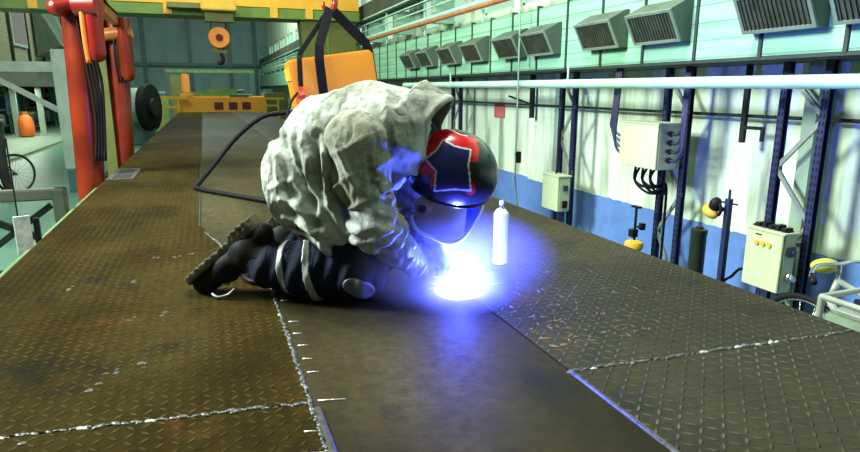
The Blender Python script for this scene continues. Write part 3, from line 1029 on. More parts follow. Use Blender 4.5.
# ------------------------------------------------------------------ bicycles
def bicycle(loc, rz, label, frame_mat, r=0.35, extras=True):
    """local: x forward, origin on the floor under the bottom bracket"""
    t = thing('bicycle', label, 'bicycle', loc, rz)
    L = dict(world=False)
    for x in (-0.45, 0.60):
        wm = MB()
        ring = [(x + r * math.cos(a), 0, r + r * math.sin(a) + 0.005) for a in np.linspace(0, 2 * PI, 36, endpoint=False)]
        wm.tube(ring, 0.019, 8, closed=True)
        wo = wm.build('wheel', 'black', t, smooth=180, world=False)
        sp = MB()
        for k in range(18):
            a = 2 * PI * k / 18
            sp.tube([(x, 0.02 * (-1) ** k, r), (x + (r - .02) * math.cos(a), 0, r + (r - .02) * math.sin(a))], 0.0025, 5)
        sp.cyl((x, -0.045, r), (x, 0.045, r), 0.022, 10)
        rim = [(x + (r - .022) * math.cos(a), 0, r + (r - .022) * math.sin(a) + 0.005) for a in np.linspace(0, 2 * PI, 36, endpoint=False)]
        sp.tube(rim, 0.009, 6, closed=True)
        sp.build('spokes', 'chrome', wo, smooth=180, world=False)
    bb, st, hd, hb = (0, 0, 0.30), (-0.16, 0, 0.80), (0.42, 0, 0.88), (0.46, 0, 0.74)
    fm = MB()
    for a, b, q in ((bb, st, .017), (bb, hb, .02), ((-0.14, 0, 0.74), hd, .017), (hd, hb, .02)):
        fm.tube([a, b], q, 8)
    for s in (-.045, .045):
        fm.tube([(0, s * .6, 0.30), (-0.45, s, r)], 0.009, 6)
        fm.tube([(-0.15, s * .4, 0.74), (-0.45, s, r)], 0.009, 6)
        fm.tube([(0.465, s * .8, 0.74), (0.53, s, 0.55), (0.60, s, r)], 0.011, 6)
    fm.build('frame', frame_mat, t, smooth=180, world=False)
    MB().ball((-0.18, 0, 0.84), (0.13, 0.075, 0.035), 12).tube([(-0.16, 0, .78), (-0.17, 0, .83)], .012, 6).build('saddle', 'black', t, smooth=180, world=False)
    MB().tube([(0.36, -0.29, 0.95), (0.44, -0.16, 0.98), (0.43, 0, 0.98), (0.44, 0.16, 0.98), (0.36, 0.29, 0.95)], 0.012, 8, smooth=5).tube([(0.42, 0, .88), (0.43, 0, .98)], .014, 8).build('handlebar', 'chrome', t, smooth=180, world=False)
    gm = MB()
    for s in (-1, 1):
        gm.tube([(0.37, s * .27, 0.953), (0.30, s * .33, 0.935)], 0.018, 8)
    gm.build('grips', 'black', t, smooth=180, world=False)
    MB().cyl((0, -0.03, .30), (0, -0.038, .30), 0.09, 20).tube([(0, -.05, .30), (.09, -.06, .16)], .009, 6).b2(.06, .14, -.13, -.06, .15, .17).tube([(0, .05, .30), (-.09, .06, .44)], .009, 6).b2(-.14, -.05, .06, .13, .43, .45).build('crank', 'dark_steel', t, smooth=40, world=False)
    return t


b1 = bicycle((3.30, 1.87, 0), math.radians(86), 'pale bicycle with a yellow front bag parked beside the blue wall', 'silver')
b1.scale = (0.95, 0.95, 0.95)
MB().ball((0.52, 0.0, 0.945), (0.06, 0.10, 0.045), 14).build('handlebar_bag', paint('yellow green bag', (0.55, 0.58, 0.08), 0.5), b1, smooth=180, world=False)
CX, CY = 2.72, 1.36
t = thing('hand_cart', 'pale green box cart with tubular edges beside the parked bicycle', 'cart', (CX + .18, CY + .28, 0))
MB().b2(CX + .01, CX + .35, CY + .01, CY + .55, 0.28, 0.86, bev=0.01).build('cart_box', 'col_green', t)
mb = MB()
for x in (CX, CX + .36):
    for y in (CY, CY + .56):
        mb.tube([(x, y, 0.16), (x, y, 0.93)], 0.016, 8)
mb.tube([(CX, CY, .93), (CX, CY + .56, .93), (CX + .36, CY + .56, .93), (CX + .36, CY, .93)], 0.016, 8, closed=True)
mb.build('tube_frame', 'silver', t, smooth=60)
for x in (CX + .04, CX + .32):
    for y in (CY + .10, CY + .46):
        MB().cyl((x - 0.02, y, 0.11), (x + 0.02, y, 0.11), 0.11, 20).build('wheel', 'black', t, smooth=40)
mb = MB()
mb.b2(CX + .02, CX + .34, CY + .05, CY + .51, 0.262, 0.282)
for y in (CY + .10, CY + .46):
    mb.cyl((CX + .01, y, .11), (CX + .35, y, .11), 0.012, 8)
    mb.b2(CX + .08, CX + .11, y - 0.02, y + .02, .10, .27).b2(CX + .25, CX + .28, y - 0.02, y + .02, .10, .27)
mb.build('axle', 'dark_steel', t)
MB().b2(CX + .03, CX + .33, CY + .04, CY + .52, 0.86, 0.885, bev=0.01).build('lid', 'silver', t)
MB().tube([(CX + .08, CY + .10, 0.90), (CX + .02, CY + .2, 0.955), (CX + .08, CY + .36, 0.93), (CX + .16, CY + .50, 0.905)], 0.014, 8, smooth=5).build('strap', 'black', t, smooth=180)

# ------------------------------------------------------------------ spray can on the deck
t = thing('spray_can', 'tall white spray can standing on the tread plate right of the welder', 'can', (1.337, 2.605, D))
c = (1.337, 2.605, D)
MB().lathe([(0.034, 0.0), (0.0375, 0.004), (0.0375, 0.012), (0.0365, 0.014), (0.0365, 0.242), (0.0375, 0.246), (0.0375, 0.252), (0.033, 0.262), (0.022, 0.276), (0.015, 0.280)], c, 32).build('can_body', 'bright_white', t, smooth=40)
MB().lathe([(0.016, 0.280), (0.016, 0.286), (0.008, 0.288), (0.008, 0.300)], c, 20).build('valve_collar', 'chrome', t, smooth=40)
MB().lathe([(0.010, 0.298), (0.0115, 0.302), (0.0115, 0.314), (0.008, 0.320)], c, 18).build('spray_nozzle', 'bright_white', t, smooth=40)

# ------------------------------------------------------------------ hanging yellow box, slings, hook
BX = Vector((1.215, 6.0, 1.80))
BR = Matrix.Rotation(math.radians(-8), 3, 'Y')
bxp = lambda x, y, z: BX + BR @ Vector((x, y, z))
t = thing('hanging_machine_box', 'orange yellow sheet metal box hanging in black slings behind the welder', 'machine box', (1.215, 6.0, 1.38))
MB().box(BX, (0.80, 0.42, 0.84), R=BR, bev=0.018).build('box_shell', 'hoist_yellow', t)
MB().box(bxp(0, 0, 0.424), (0.74, 0.36, 0.012), R=BR).box(bxp(-0.406, 0, 0.3), (0.012, 0.34, 0.12), R=BR).build('top_plate', 'yellow', t)
mb = MB()
for k in range(3):
    mb.box(bxp(-0.345, -0.225, 0.13 - 0.10 * k), (0.075, 0.035, 0.075), R=BR, bev=0.008)
mb.box(bxp(-0.345, -0.213, 0.03), (0.09, 0.012, 0.30), R=BR)
mb.build('connector_panel', 'orange_bright', t)
HK = Vector((1.19, 6.0, 2.66))


def strap(pts, wdt, thk=0.008):
    """flat woven band, its broad side towards -y"""
    mb = MB()
    P = [Vector(p) for p in pts]
    vs, fs = [], []
    for i, p in enumerate(P):
        d = (P[min(i + 1, len(P) - 1)] - P[max(i - 1, 0)]).normalized()
        side = d.cross(Vector((0, 1, 0))).normalized() * wdt / 2
        nn = Vector((0, 1, 0)) * thk / 2
        vs += [p - side - nn, p + side - nn, p + side + nn, p - side + nn]
    for i in range(len(P) - 1):
        for k in range(4):
            fs.append((i * 4 + k, i * 4 + (k + 1) % 4, i * 4 + 4 + (k + 1) % 4, i * 4 + 4 + k))
    fs += [(3, 2, 1, 0), tuple(len(vs) - 4 + k for k in range(4))]
    return mb.add(vs, fs)


sm = 'cable'
s1 = strap([HK, bxp(-0.30, -0.2, 0.46), bxp(-0.305, -0.222, 0.43), bxp(-0.345, -0.262, 0.18)], 0.045).build('lifting_sling', sm, smooth=None, origin=tuple(HK))
tag(s1, 'narrow black lifting sling on the left corner of the yellow box', 'sling', 'lifting slings of the yellow box')
s2 = strap([HK + Vector((0, -.02, 0)), bxp(-0.10, -0.21, 0.52), bxp(-0.125, -0.226, 0.40), bxp(-0.165, -0.228, -0.42)], 0.085).build('lifting_sling', sm, origin=tuple(HK))
tag(s2, 'broad black lifting sling running down the front of the yellow box', 'sling', 'lifting slings of the yellow box')
s3 = strap([HK + Vector((0.01, 0, 0)), bxp(0.41, 0.05, 0.50), bxp(0.428, 0.05, 0.40), bxp(0.42, 0.05, -0.42)], 0.095).build('lifting_sling', sm, origin=tuple(HK))
tag(s3, 'broad black lifting sling slanting down to the right end of the yellow box', 'sling', 'lifting slings of the yellow box')
t = thing('crane_hook', 'red lifting hook holding the black slings above the yellow box', 'hook', tuple(HK))
MB().tube([HK + Vector(v) for v in ((0.0, 0, 0.16), (0.05, 0, 0.10), (0.055, 0, 0.03), (0.0, 0, -0.025), (-0.05, 0, 0.01), (-0.055, 0, 0.06))], [0.02, 0.024, 0.028, 0.028, 0.022, 0.012], 10, smooth=6).build('hook', 'red', t, smooth=180)
MB().ball(HK + Vector((-0.13, 0.02, 0.19)), (0.085, 0.06, 0.10), 14).box(HK + Vector((0.0, 0, 0.26)), (0.16, 0.10, 0.2), bev=0.02).build('hook_block', 'red', t, smooth=50)
MB().tube([HK + Vector((-0.03, 0, 0.34)), HK + Vector((-0.03, 0, 2.6))], 0.008, 6).tube([HK + Vector((0.03, 0, 0.34)), HK + Vector((0.03, 0, 2.6))], 0.008, 6).build('wire_rope', 'dark_steel', t)
struct(MB().b2(-9, 4.1, 5.9, 6.1, 5.2, 5.5).build('beam_hoist', 'crane_yellow'))
# welding cables between the box, the deck and the welder
tag(MB().tube([(0.55, 4.45, D + .02), (0.40, 4.68, D + .02), (0.12, 5.12, D + .02), (-0.07, 5.42, D + .021), (-0.125, 5.58, D + .023), (-0.08, 5.74, D + .05), (0.06, 5.84, D + 0.20), (0.26, 5.9, D + 0.42), (0.50, 5.92, D + 0.60), (0.72, 5.9, D + 0.64), (0.84, 5.86, D + 0.64)], 0.021, 10, smooth=7).build('welding_cable', 'cable', smooth=180, origin=(0.12, 5.12, D)),
    'thick black welding cable looping over the deck up to the yellow box', 'cable')
tag(MB().tube([(0.86, 5.79, D + 0.86), (0.74, 5.72, D + 0.72), (0.66, 5.60, D + 0.42), (0.60, 5.3, D + 0.10), (0.62, 4.9, D + .014), (0.75, 4.3, D + .014)], 0.012, 8, smooth=7).build('control_cable', 'cable', smooth=180, origin=(0.62, 4.9, D)),
    'thin black control cable dropping from the left corner of the yellow box', 'cable')

# ------------------------------------------------------------------ travelling crane over the deck
t = thing('gantry_crane', 'ochre and olive gantry crane bridging the deck in the background', 'crane', (0.4, 14.2, 0))
MB().b2(-3.6, 3.42, 13.9, 14.6, 3.62, 4.5).build('girder', 'crane_yellow', t)
mb = MB()
mb.b2(-3.6, 3.42, 13.86, 14.64, 3.40, 3.60)
mb.build('lower_flange', 'crane_green', t)
for x in (-2.9, -1.75, -0.55, 1.55, 2.3):
    MB().b2(x - 0.08, x + 0.08, 13.83, 13.87, 3.41, 3.62).build('stiffener', 'crane_yellow', t)
MB().prism([(2.12, 3.42), (3.36, 3.42), (3.36, 0.2), (2.35, 0.2)], 1, 14.0, 14.5).build('leg', 'olive', t)
MB().b2(-1.95, -1.62, 14.0, 14.5, 0.2, 3.42).build('leg', 'crane_green', t)
mb = MB()
for x0, x1 in ((2.3, 3.4), (-2.05, -1.5)):
    mb.b2(x0, x1, 13.4, 15.1, 0.0, 0.22)
mb.build('end_carriage', 'dark_steel', t)
MB().b2(2.70, 2.74, 13.985, 14.0, 0.4, 3.3).b2(2.5, 3.2, 13.985, 14.0, 2.2, 2.24).build('leg_rib', 'crane_green', t)
mb = MB()
mb.b2(0.08, 0.76, 13.35, 13.84, 3.46, 3.68, bev=0.02)
mb.build('trolley', 'yellow', t)
mb = MB()
mb.b2(-0.55, 0.08, 13.5, 13.84, 3.50, 3.60)
mb.b2(0.15, 0.70, 13.55, 13.80, 3.26, 3.46)
mb.build('hoist_motor', 'olive', t)
tt = thing('hook_block', 'round orange pulley block with a hook hanging from the background crane', 'hook block', (0.395, 13.65, 2.55))
Rx = Matrix.Rotation(PI / 2, 3, 'X')
MB().lathe([(0.10, -0.05), (0.20, -0.05), (0.215, -0.03), (0.215, 0.03), (0.20, 0.05), (0.10, 0.05)], (0.395, 13.6, 2.95), 28, R=Rx).build('pulley', 'sheave', tt, smooth=40)
MB().cyl((0.395, 13.54, 2.95), (0.395, 13.52, 2.95), 0.07, 16).build('pulley_hub', 'orange', tt)
MB().b2(0.23, 0.56, 13.66, 13.74, 2.62, 3.05, bev=0.03).build('side_plate', 'olive', tt)
MB().tube([(0.40, 13.65, 2.64), (0.44, 13.65, 2.56), (0.43, 13.65, 2.48), (0.38, 13.65, 2.44), (0.33, 13.65, 2.48)], [0.03, 0.04, 0.045, 0.04, 0.02], 8, smooth=5).build('hook', 'black', tt, smooth=180)
MB().cyl((0.25, 13.7, 3.0), (0.25, 13.7, 3.5), 0.012, 6).cyl((0.54, 13.7, 3.0), (0.54, 13.7, 3.5), 0.012, 6).build('rope_falls', 'dark_steel', tt)

# ------------------------------------------------------------------ yellow machine past the deck end
t = thing('yellow_frame_machine', 'long yellow machine frame with three dark red openings at the deck end', 'machine', (1.0, 27, 0))
mb = MB()
mb.b2(-1.05, 2.35, 26.0, 27.6, 0.0, 1.64, bev=0.03)
mb.b2(-0.85, -0.35, 26.0, 27.6, 1.6, 1.76)
mb.build('frame_body', 'machine_orange', t)
MB().b2(2.36, 3.3, 26.1, 27.6, 0.0, 1.80, bev=0.05).build('end_housing', 'olive', t)
for x in (0.55, 1.10, 1.62):
    MB().b2(x - 0.17, x + 0.17, 25.985, 26.02, 1.12, 1.42, bev=0.01).build('opening', 'red_dark', t)
MB().b2(-0.3, 1.9, 26.3, 27.3, 1.645, 1.72).b2(0.1, 1.3, 26.5, 27.2, 1.72, 1.95).b2(-0.8, 0.2, 26.7, 27.4, 1.66, 1.82).build('bed_plate', 'clutter_green', t)
MB().b2(1.0, 1.7, 26.0, 26.4, 1.645, 1.70).cyl((0.2, 26.6, 1.80), (1.6, 26.9, 1.86), 0.07, 10).build('roller', 'teal_dark', t)
for i, (x0, lab) in enumerate(((-1.55, 'small yellow guard rail at the left end of the yellow machine'), (2.35, 'small yellow guard rail in front of the olive end of the yellow machine'))):
    t = thing('guard_rail', lab, 'guard rail', (x0 + 0.35, 25.8, 0), 0)
    mb = MB()
    if i == 0:
        for x in (x0, x0 + 0.6):
            mb.b2(x - .04, x + .04, 25.75, 25.83, 0, 1.60)
        MB().b2(x0 - .06, x0 + .95, 25.72, 25.86, 1.55, 1.66).build('top_rail', 'yellow', t)
        MB().b2(x0, x0 + .7, 25.74, 25.82, 1.22, 1.30).build('mid_rail', 'yellow', t)
    else:
        for x in (x0, x0 + 0.5):
            mb.b2(x - .035, x + .035, 25.72, 25.78, 0, 1.6)
        MB().b2(x0 - .05, x0 + .75, 25.70, 25.78, 1.52, 1.60).build('top_rail', 'yellow', t)
        MB().b2(x0, x0 + .5, 25.71, 25.77, 1.25, 1.31).build('mid_rail', 'yellow', t)
    mb.build('post', 'yellow', t)
t = thing('ochre_stand', 'ochre post machine standing against the teal far wall', 'machine', (-1.0, 34, 0))
MB().b2(-1.55, -1.0, 33.6, 34.2, 0, 2.65, bev=0.05).build('housing', 'olive', t)
MB().b2(-1.0, -0.62, 33.7, 34.1, 0.0, 2.75, bev=0.08).build('column', 'sheave', t)
MB().b2(-1.7, 2.6, 33.7, 34.0, 2.76, 2.92).build('boom', 'clutter_green', t)
MB().b2(2.3, 2.6, 33.7, 34.0, 0, 2.76).build('support_post', 'teal_dark', t)
for i, (x, y, w_, h, m, lab) in enumerate(((1.3, 31.5, 2.4, 1.95, 'clutter_green', 'green machine block just above the yellow machine in the distance'), (3.1, 29.6, 1.2, 1.95, 'teal_dark', 'dark teal machine block at the foot of the right wall far away'), (-2.1, 30.5, 1.2, 2.1, 'clutter_green', 'dark green machine block far away left of the ochre post machine'))):
    t = thing('machine_block', lab, 'machine', (x, y, 0))
    MB().b2(x - w_ / 2, x + w_ / 2, y - .5, y + .5, 0, h * .72, bev=.05).build('bed', m, t)
    MB().b2(x - w_ * .42, x - w_ * .05, y - .35, y + .4, h * .7, h, bev=.06).build('headstock', m, t)
    MB().cyl((x, y - .1, h * .82), (x + w_ * .4, y - .1, h * .82), .13, 14).b2(x + w_ * .2, x + w_ * .45, y - .3, y + .3, h * .70, h * .80).build('spindle', 'teal_dark' if m != 'teal_dark' else 'brace', t, smooth=40)

# ------------------------------------------------------------------ left of the deck
t = thing('orange_column', 'glossy orange red hydraulic column beside the deck, nearer and larger one', 'column', (-1.24, 7.0, 0), 0, 'orange columns along the deck')
MB().cone((-1.20, 7.0, 0.02), (-1.06, 7.0, 3.3), 0.115, 0.16, 32).build('tube_column', 'orange', t, smooth=40)
MB().b2(-1.55, -1.02, 6.7, 7.3, 0, 0.03).build('base_plate', 'orange_d', t)
MB().lathe([(0.02, 2.16), (0.065, 2.18), (0.085, 2.24), (0.085, 3.3)], (-0.93, 6.72, 0), 20).build('cylinder', 'red', t, smooth=50)
MB().cyl((-1.06, 6.75, 2.68), (-0.86, 6.68, 2.68), 0.11, 16).ball((-1.22, 6.8, 2.66), (0.10, 0.09, 0.09), 12).cyl((-1.22, 6.72, 2.66), (-0.9, 6.72, 2.74), 0.06, 12).build('clamp', 'red', t, smooth=50)
mb = MB()
for k in range(4):
    x = -1.05 + 0.03 * k
    mb.tube([(x, 6.80, 3.2), (x - 0.02, 6.76, 2.6), (x + 0.01, 6.78, 2.2), (x + 0.03, 6.82, 1.6 + .1 * k), (x - .02, 6.84, 1.2)], 0.014, 7, smooth=6)
mb.build('hose', 'black', t, smooth=180)
MB().tube([(-1.0, 6.70, 3.1), (-1.01, 6.66, 2.5), (-1.0, 6.68, 2.15)], 0.022, 8, smooth=5).build('hose', 'orange_bright', t, smooth=180)
t = thing('orange_column', 'glossy orange column with an ochre guide farther along the deck edge', 'column', (-1.2, 10.2, 0), 0, 'orange columns along the deck')
MB().cone((-1.24, 10.2, 0.02), (-1.12, 10.2, 2.9), 0.14, 0.15, 28).build('tube_column', 'orange', t, smooth=40)
MB().b2(-1.42, -1.28, 10.0, 10.3, 0, 2.95).build('guide_rail', 'olive', t)
MB().b2(-1.5, -1.02, 9.95, 10.5, 0, 0.03).build('base_plate', 'orange_d', t)
MB().lathe([(0.02, 2.02), (0.07, 2.05), (0.10, 2.12), (0.10, 2.9)], (-1.0, 9.95, 0), 20).build('cylinder', 'orange', t, smooth=50)
MB().cyl((-1.3, 10.0, 2.66), (-0.9, 9.95, 2.72), 0.09, 14).build('clamp', 'orange_d', t, smooth=50)
mb = MB()
for k in range(3):
    mb.tube([(-1.12 + .04 * k, 9.98, 2.8), (-1.15 + .04 * k, 9.95, 2.4), (-1.13 + .04 * k, 9.99, 2.0)], 0.016, 7, smooth=5)
mb.build('hose', 'black', t, smooth=180)
t = thing('cross_arm', 'orange arm carrying black hoses between the two orange columns', 'arm', (-1.05, 8.5, 2.8))
MB().bar((-1.02, 7.05, 2.84), (-1.10, 10.1, 2.86), 0.09, 0.12).build('arm_tube', 'orange_d', t)
mb = MB()
for k in range(4):
    mb.tube([(-0.98 + .015 * k, 6.95, 2.93), (-0.99 + .01 * k, 7.8, 2.90), (-1.02, 8.8, 2.92), (-1.04, 9.9, 2.94)], 0.014, 6, smooth=4)
    mb.tube([(-0.86 + .02 * k, 6.75, 3.2), (-0.86 + .02 * k, 6.9, 2.72 + .03 * k), (-0.95, 7.2, 2.86)], 0.013, 6, smooth=4)
mb.build('hose', 'black', t, smooth=180)


# white portal posts with arm and brace
def portal(x, y, wdt, label):
    t = thing('portal_post', label, 'post', (x, y, 0), 0, 'white posts along the left aisle')
    MB().b2(x - wdt / 2, x + wdt / 2, y - .14, y + .14, 0.45, 2.62, bev=.015).build('post', 'white', t)
    MB().b2(x - wdt * .42, x + wdt * .42, y - .12, y + .12, 0.0, 0.46).build('foot', 'teal_dark', t)
    MB().b2(x - 1.5, x - wdt / 2, y - .08, y + .08, 2.22, 2.40).build('arm', 'white', t)
    MB().bar((x - 1.25, y, 2.22), (x - wdt / 2 + .02, y, 1.52), 0.09, 0.09).build('brace', 'white', t)


portal(-2.38, 13.0, 0.30, 'white post with diagonal brace beside the nearer orange column')
portal(-2.42, 20.0, 0.30, 'white post with diagonal brace seen between the two orange columns')
# thin white stands under the left gallery
for x, y, lab in ((-7.3, 29.4, 'thin white slanted post by the left shelves, left of the orange bundle'), (-6.3, 29.0, 'thin white post by the left shelves, right of the orange bundle')):
    t = thing('white_stand', lab, 'post', (x, y, 0), 0, 'thin white posts by the left shelves')
    MB().b2(x - .10, x + .10, y - .08, y + .08, 0.07, 2.03).build('post', 'white', t)
    MB().b2(x - .2, x + .2, y - .2, y + .2, 0.07, 0.10).build('foot', 'white', t)
# ventilation hood on the left gallery
t = thing('ventilation_hood', 'large wedge shaped grey green hood on the upper left gallery', 'hood', (-5.55, 28, 3.1))
MB().prism([(-5.55, 3.1), (-4.75, 3.5), (-5.45, 5.0), (-5.55, 5.0)], 1, 26.2, 28.6).build('hood_shell', 'housing', t)
mb = MB()
d = Vector((0.70, 0, -1.5)).normalized()
for y in (26.22, 28.58):
    mb.bar((-5.42, y, 4.98), (-4.74, y, 3.52), 0.06, 0.06)
mb.bar((-4.74, 26.2, 3.51), (-4.74, 28.6, 3.51), 0.06, 0.06)
mb.build('hood_edge', 'housing_edge', t)


# shelves and work benches below the left gallery
def bench(x, y, label, top='wood', back='clutter_blue'):
    t = thing('work_bench', label, 'bench', (x, y, 0.07))
    z0 = 0.07
    MB().b2(x - .5, x + .5, y - 1.0, y + 1.0, z0 + .82, z0 + .90).build('bench_top', top, t)
    for sx in (-.42, .42):
        for sy in (-.9, .9):
            MB().b2(x + sx - .04, x + sx + .04, y + sy - .04, y + sy + .04, z0, z0 + .82).build('leg', 'teal_dark', t)
    MB().b2(x - .45, x + .45, y - .95, y + .95, z0 + .25, z0 + .30).build('lower_shelf', 'teal_dark', t)
    MB().b2(x - .48, x - .44, y - 1.0, y + 1.0, z0 + .90, z0 + 1.75).build('back_board', back, t)


bench(-6.7, 22.6, 'brown topped bench at the left edge of the photo above the bicycle', 'wood', 'clutter_green')
bench(-7.9, 27.0, 'work bench with faded blue back board behind the thin white posts', 'teal_dark', 'clutter_blue')
bench(-7.4, 31.5, 'green work bench with blue back board farther along the left aisle', 'clutter_green', 'clutter_blue')


def shelf(x, y, label, mats, y_len=2.4):
    t = thing('storage_rack', label, 'rack', (x, y, 0.07), 0)
    z0 = 0.07
    for yy in (y - y_len / 2, y + y_len / 2):
        for xx in (x - .35, x + .35):
            MB().b2(xx - .035, xx + .035, yy - .035, yy + .035, z0, z0 + 1.9).build('upright', 'crane_green', t)
    for z in (.35, 1.0, 1.6):
        MB().b2(x - .38, x + .38, y - y_len / 2, y + y_len / 2, z0 + z, z0 + z + .05).build('shelf_board', 'teal_dark', t)
    for k in range(6):
        yy = y - y_len / 2 + .3 + k * (y_len - .6) / 5
        z = z0 + (.40, 1.05, 1.65)[k % 3]
        hh = .30 if k % 3 == 2 else .42
        o = MB().b2(x - .28, x + .28, yy - .15, yy + .15, z, z + hh, bev=.02).build('storage_bin', mats[k % len(mats)])
        o['label'] = mats[k % len(mats)]
        o['category'] = 'bin'
        yield o, k


BINL = {'clutter_blue': 'blue', 'dark_steel': 'dark', 'clutter_green': 'green', 'white': 'pale', 'red': 'red'}
for (x, y, lab, ms, where) in ((-8.2, 30.0, 'tall green storage rack full of bins deep under the left gallery', ['clutter_blue', 'dark_steel', 'clutter_green'], 'deep under the left gallery'),
                        (-7.6, 35.0, 'green storage rack with pale bins seen between the orange columns', ['white', 'dark_steel', 'red'], 'between the orange columns')):
    for o, k in shelf(x, y, lab, ms):
        lev = ('bottom', 'middle', 'top')[k % 3]
        o['label'] = '%s bin on the %s shelf, rack %s, %s' % (BINL[ms[k % len(ms)]], lev, where, 'near end' if k < 3 else 'far end')
        o['group'] = 'bins on the green storage racks'
t = thing('orange_bundle', 'upright orange bundle standing by the left shelves between the thin white posts', 'bundle', (-6.75, 28.4, 0.07))
MB().lathe([(0.22, 0.0), (0.30, 0.08), (0.28, 0.5), (0.22, 0.78), (0.10, 0.90), (0.13, 0.98)], (-6.75, 28.4, 0.07), 14).build('sack', 'orange_bright', t, smooth=60)
MB().lathe([(0.115, 0.86), (0.135, 0.875), (0.12, 0.90)], (-6.75, 28.4, 0.07), 14).build('tie', 'wood', t)
# white tank machine with a black wheel, far left of the deck
t = thing('tank_machine', 'white drum machine with a large black wheel left of the yellow guard rail', 'machine', (-2.2, 24, 0))
MB().cyl((-3.1, 23.9, 1.35), (-1.95, 23.5, 1.35), 0.62, 28).build('drum', 'white', t, smooth=40)
mb = MB()
mb.cyl((-1.93, 23.5, 1.30), (-1.70, 23.42, 1.30), 0.80, 32)
mb.build('wheel', 'black', t, smooth=40)
MB().cyl((-1.70, 23.41, 1.30), (-1.60, 23.38, 1.30), 0.32, 20).build('wheel_hub', 'dark_steel', t, smooth=40)
MB().b2(-3.1, -1.9, 23.4, 24.1, 0, 0.8, bev=.04).b2(-1.95, -1.68, 23.3, 23.6, 0, 0.56).build('machine_base', 'teal_dark', t)
MB().b2(-2.6, -2.15, 23.18, 23.26, 1.15, 1.6).build('hatch', 'sill', t)
# folding trestle on the deck's left side, tag and rod
t = thing('side_trestle', 'grey trestle with crossed dark braces sticking out from the deck side', 'trestle', (-1.5, 5.6, 0))
MB().b2(-3.2, -1.12, 5.55, 5.65, 1.03, 1.12, bev=.01).build('top_beam', 'sill', t)
MB().b2(-1.21, -1.12, 5.53, 5.66, 0.60, 1.12, bev=.01).build('end_post', 'sill', t)
MB().bar((-1.95, 5.6, 1.03), (-1.24, 5.6, 0.66), 0.04, 0.05).build('brace', 'dark_steel', t)
MB().bar((-1.95, 5.6, 0.45), (-1.24, 5.6, 0.98), 0.04, 0.05).build('brace', 'dark_steel', t)
for x in (-3.1, -1.24):
    MB().b2(x - .04, x + .04, 5.56, 5.64, 0, 1.03 if x < -2 else 0.62).build('leg', 'sill', t)
MB().b2(-3.1, -1.24, 5.57, 5.63, 0.40, 0.46).build('lower_rail', 'dark_steel', t)
t = thing('white_tag', 'scuffed white plate with a thin upright rod at the deck left edge', 'plate', (-1.09, 4.2, 0.9))
R = Matrix.Rotation(math.radians(22), 3, 'Z')
MB().box((-1.10, 4.22, 1.03), (0.085, 0.02, 0.24), R=R).build('tag_plate', paint('scuffed white plate', (0.62, 0.60, 0.62), 0.4, 0, 0.5, 25), t)
MB().box((-1.03, 4.245, 1.02), (0.03, 0.03, 0.22)).build('tag_bracket', 'dark_steel', t)
MB().cyl((-1.13, 4.27, 0.90), (-1.13, 4.27, 1.62), 0.005, 6).build('rod', 'dark_steel', t)


# ================================================================== THE WELDER
V3 = lambda *a: np.array(a, float)
nz = lambda v: np.array(v, float) / np.linalg.norm(v)
NEAR = dict(sh=(.86, -.215, .64), el=(.905, -.255, .335), wr=(1.035, -.105, .155))
FAR = dict(sh=(.93, .215, .62), el=(.99, .265, .35), wr=(1.10, .055, .175))
HC = V3(1.135, 0, .50)                       # head centre
ND = nz((.28, -.42, .86))                    # up through the crown
FD = nz(V3(1, 0, 0) - ND[0] * ND)            # the way the face looks, in the rim plane
LD = np.cross(ND, FD)                        # away from the camera
HB = np.stack([FD, LD, ND], 1)
HX = V3(.83, .0, -.56); HX = nz(HX)          # torch handle direction
T0 = V3(.985, -.035, .215)                   # rear end of the torch handle


def body_sdf(P):
    d = chain(P, [(.56, 0, .44), (.72, 0, .60), (.90, 0, .64), (1.0, 0, .67)], [.13, .13, .145, .09], .06, (1, .85, 1))
    d = smin(d, chain(P, [(1.0, 0, .67), (1.06, 0, .61), (1.10, 0, .55)], [.07, .06, .06], .03), .04)
    d = smin(d, ellip(P, HC, (.098, .078, .115), HB), .03)
    fw = HC + FD * .09 - ND * .03
    d = smin(d, ellip(P, fw + FD * .012, (.022, .016, .03), HB), .02)      # nose
    d = smin(d, ellip(P, HC + FD * .04 - ND * .085, (.05, .05, .045), HB), .03)   # jaw
    for s_ in (-1, 1):                                                            # ears
        d = smin(d, ellip(P, HC + LD * s_ * .078 - FD * .01 - ND * .01, (.022, .012, .034), HB), .01)
    for s_ in (-1, 1):                                                            # eye sockets
        d = np.maximum(d, -ellip(P, HC + FD * .10 + LD * s_ * .032 + ND * .005, (.014, .016, .011), HB))
    for A in (NEAR, FAR):
        d = smin(d, chain(P, [A['sh'], A['el'], A['wr']], [.062, .05, .034], .02), .04)
        d = smin(d, rcone(P, A['wr'], V3(*A['wr']) + HX * .05, .034, .024), .02)
    for s_ in (-1, 1):
        d = smin(d, chain(P, [(.57, s_ * .10, .42), (.81, s_ * .15, .10)], [.09, .062], .03), .05)
        d = smin(d, chain(P, [(.81, s_ * .15, .10), (.44, s_ * .15, .115), (.36, s_ * .15, .22), (.13, s_ * .15, .085)], [.062, .045, .045, .035], .02), .02)
    return d


me_origin = Vector(pw(.6, 0, 0))
person = sdf_object('person', body_sdf, (-.02, -.42, -.02), (1.36, .42, .90), 0.0125, 'skin', None, origin=tuple(me_origin))
tag(person, 'person kneeling on the deck in pale jacket and navy red helmet, welding', 'person')


def ridge(P, a, b, r, amp, side=True):
    e = amp * np.exp(-(seg2(P, a, b, [0, 2]) / r) ** 2)
    if side:
        e = e * np.clip((0.06 - P[..., 1]) / 0.12, 0, 1)
    return e


CN = V3(1.075, -.005, .695)                  # middle of the collar opening
CA = nz((.76, -.10, -.62))                   # the way it opens


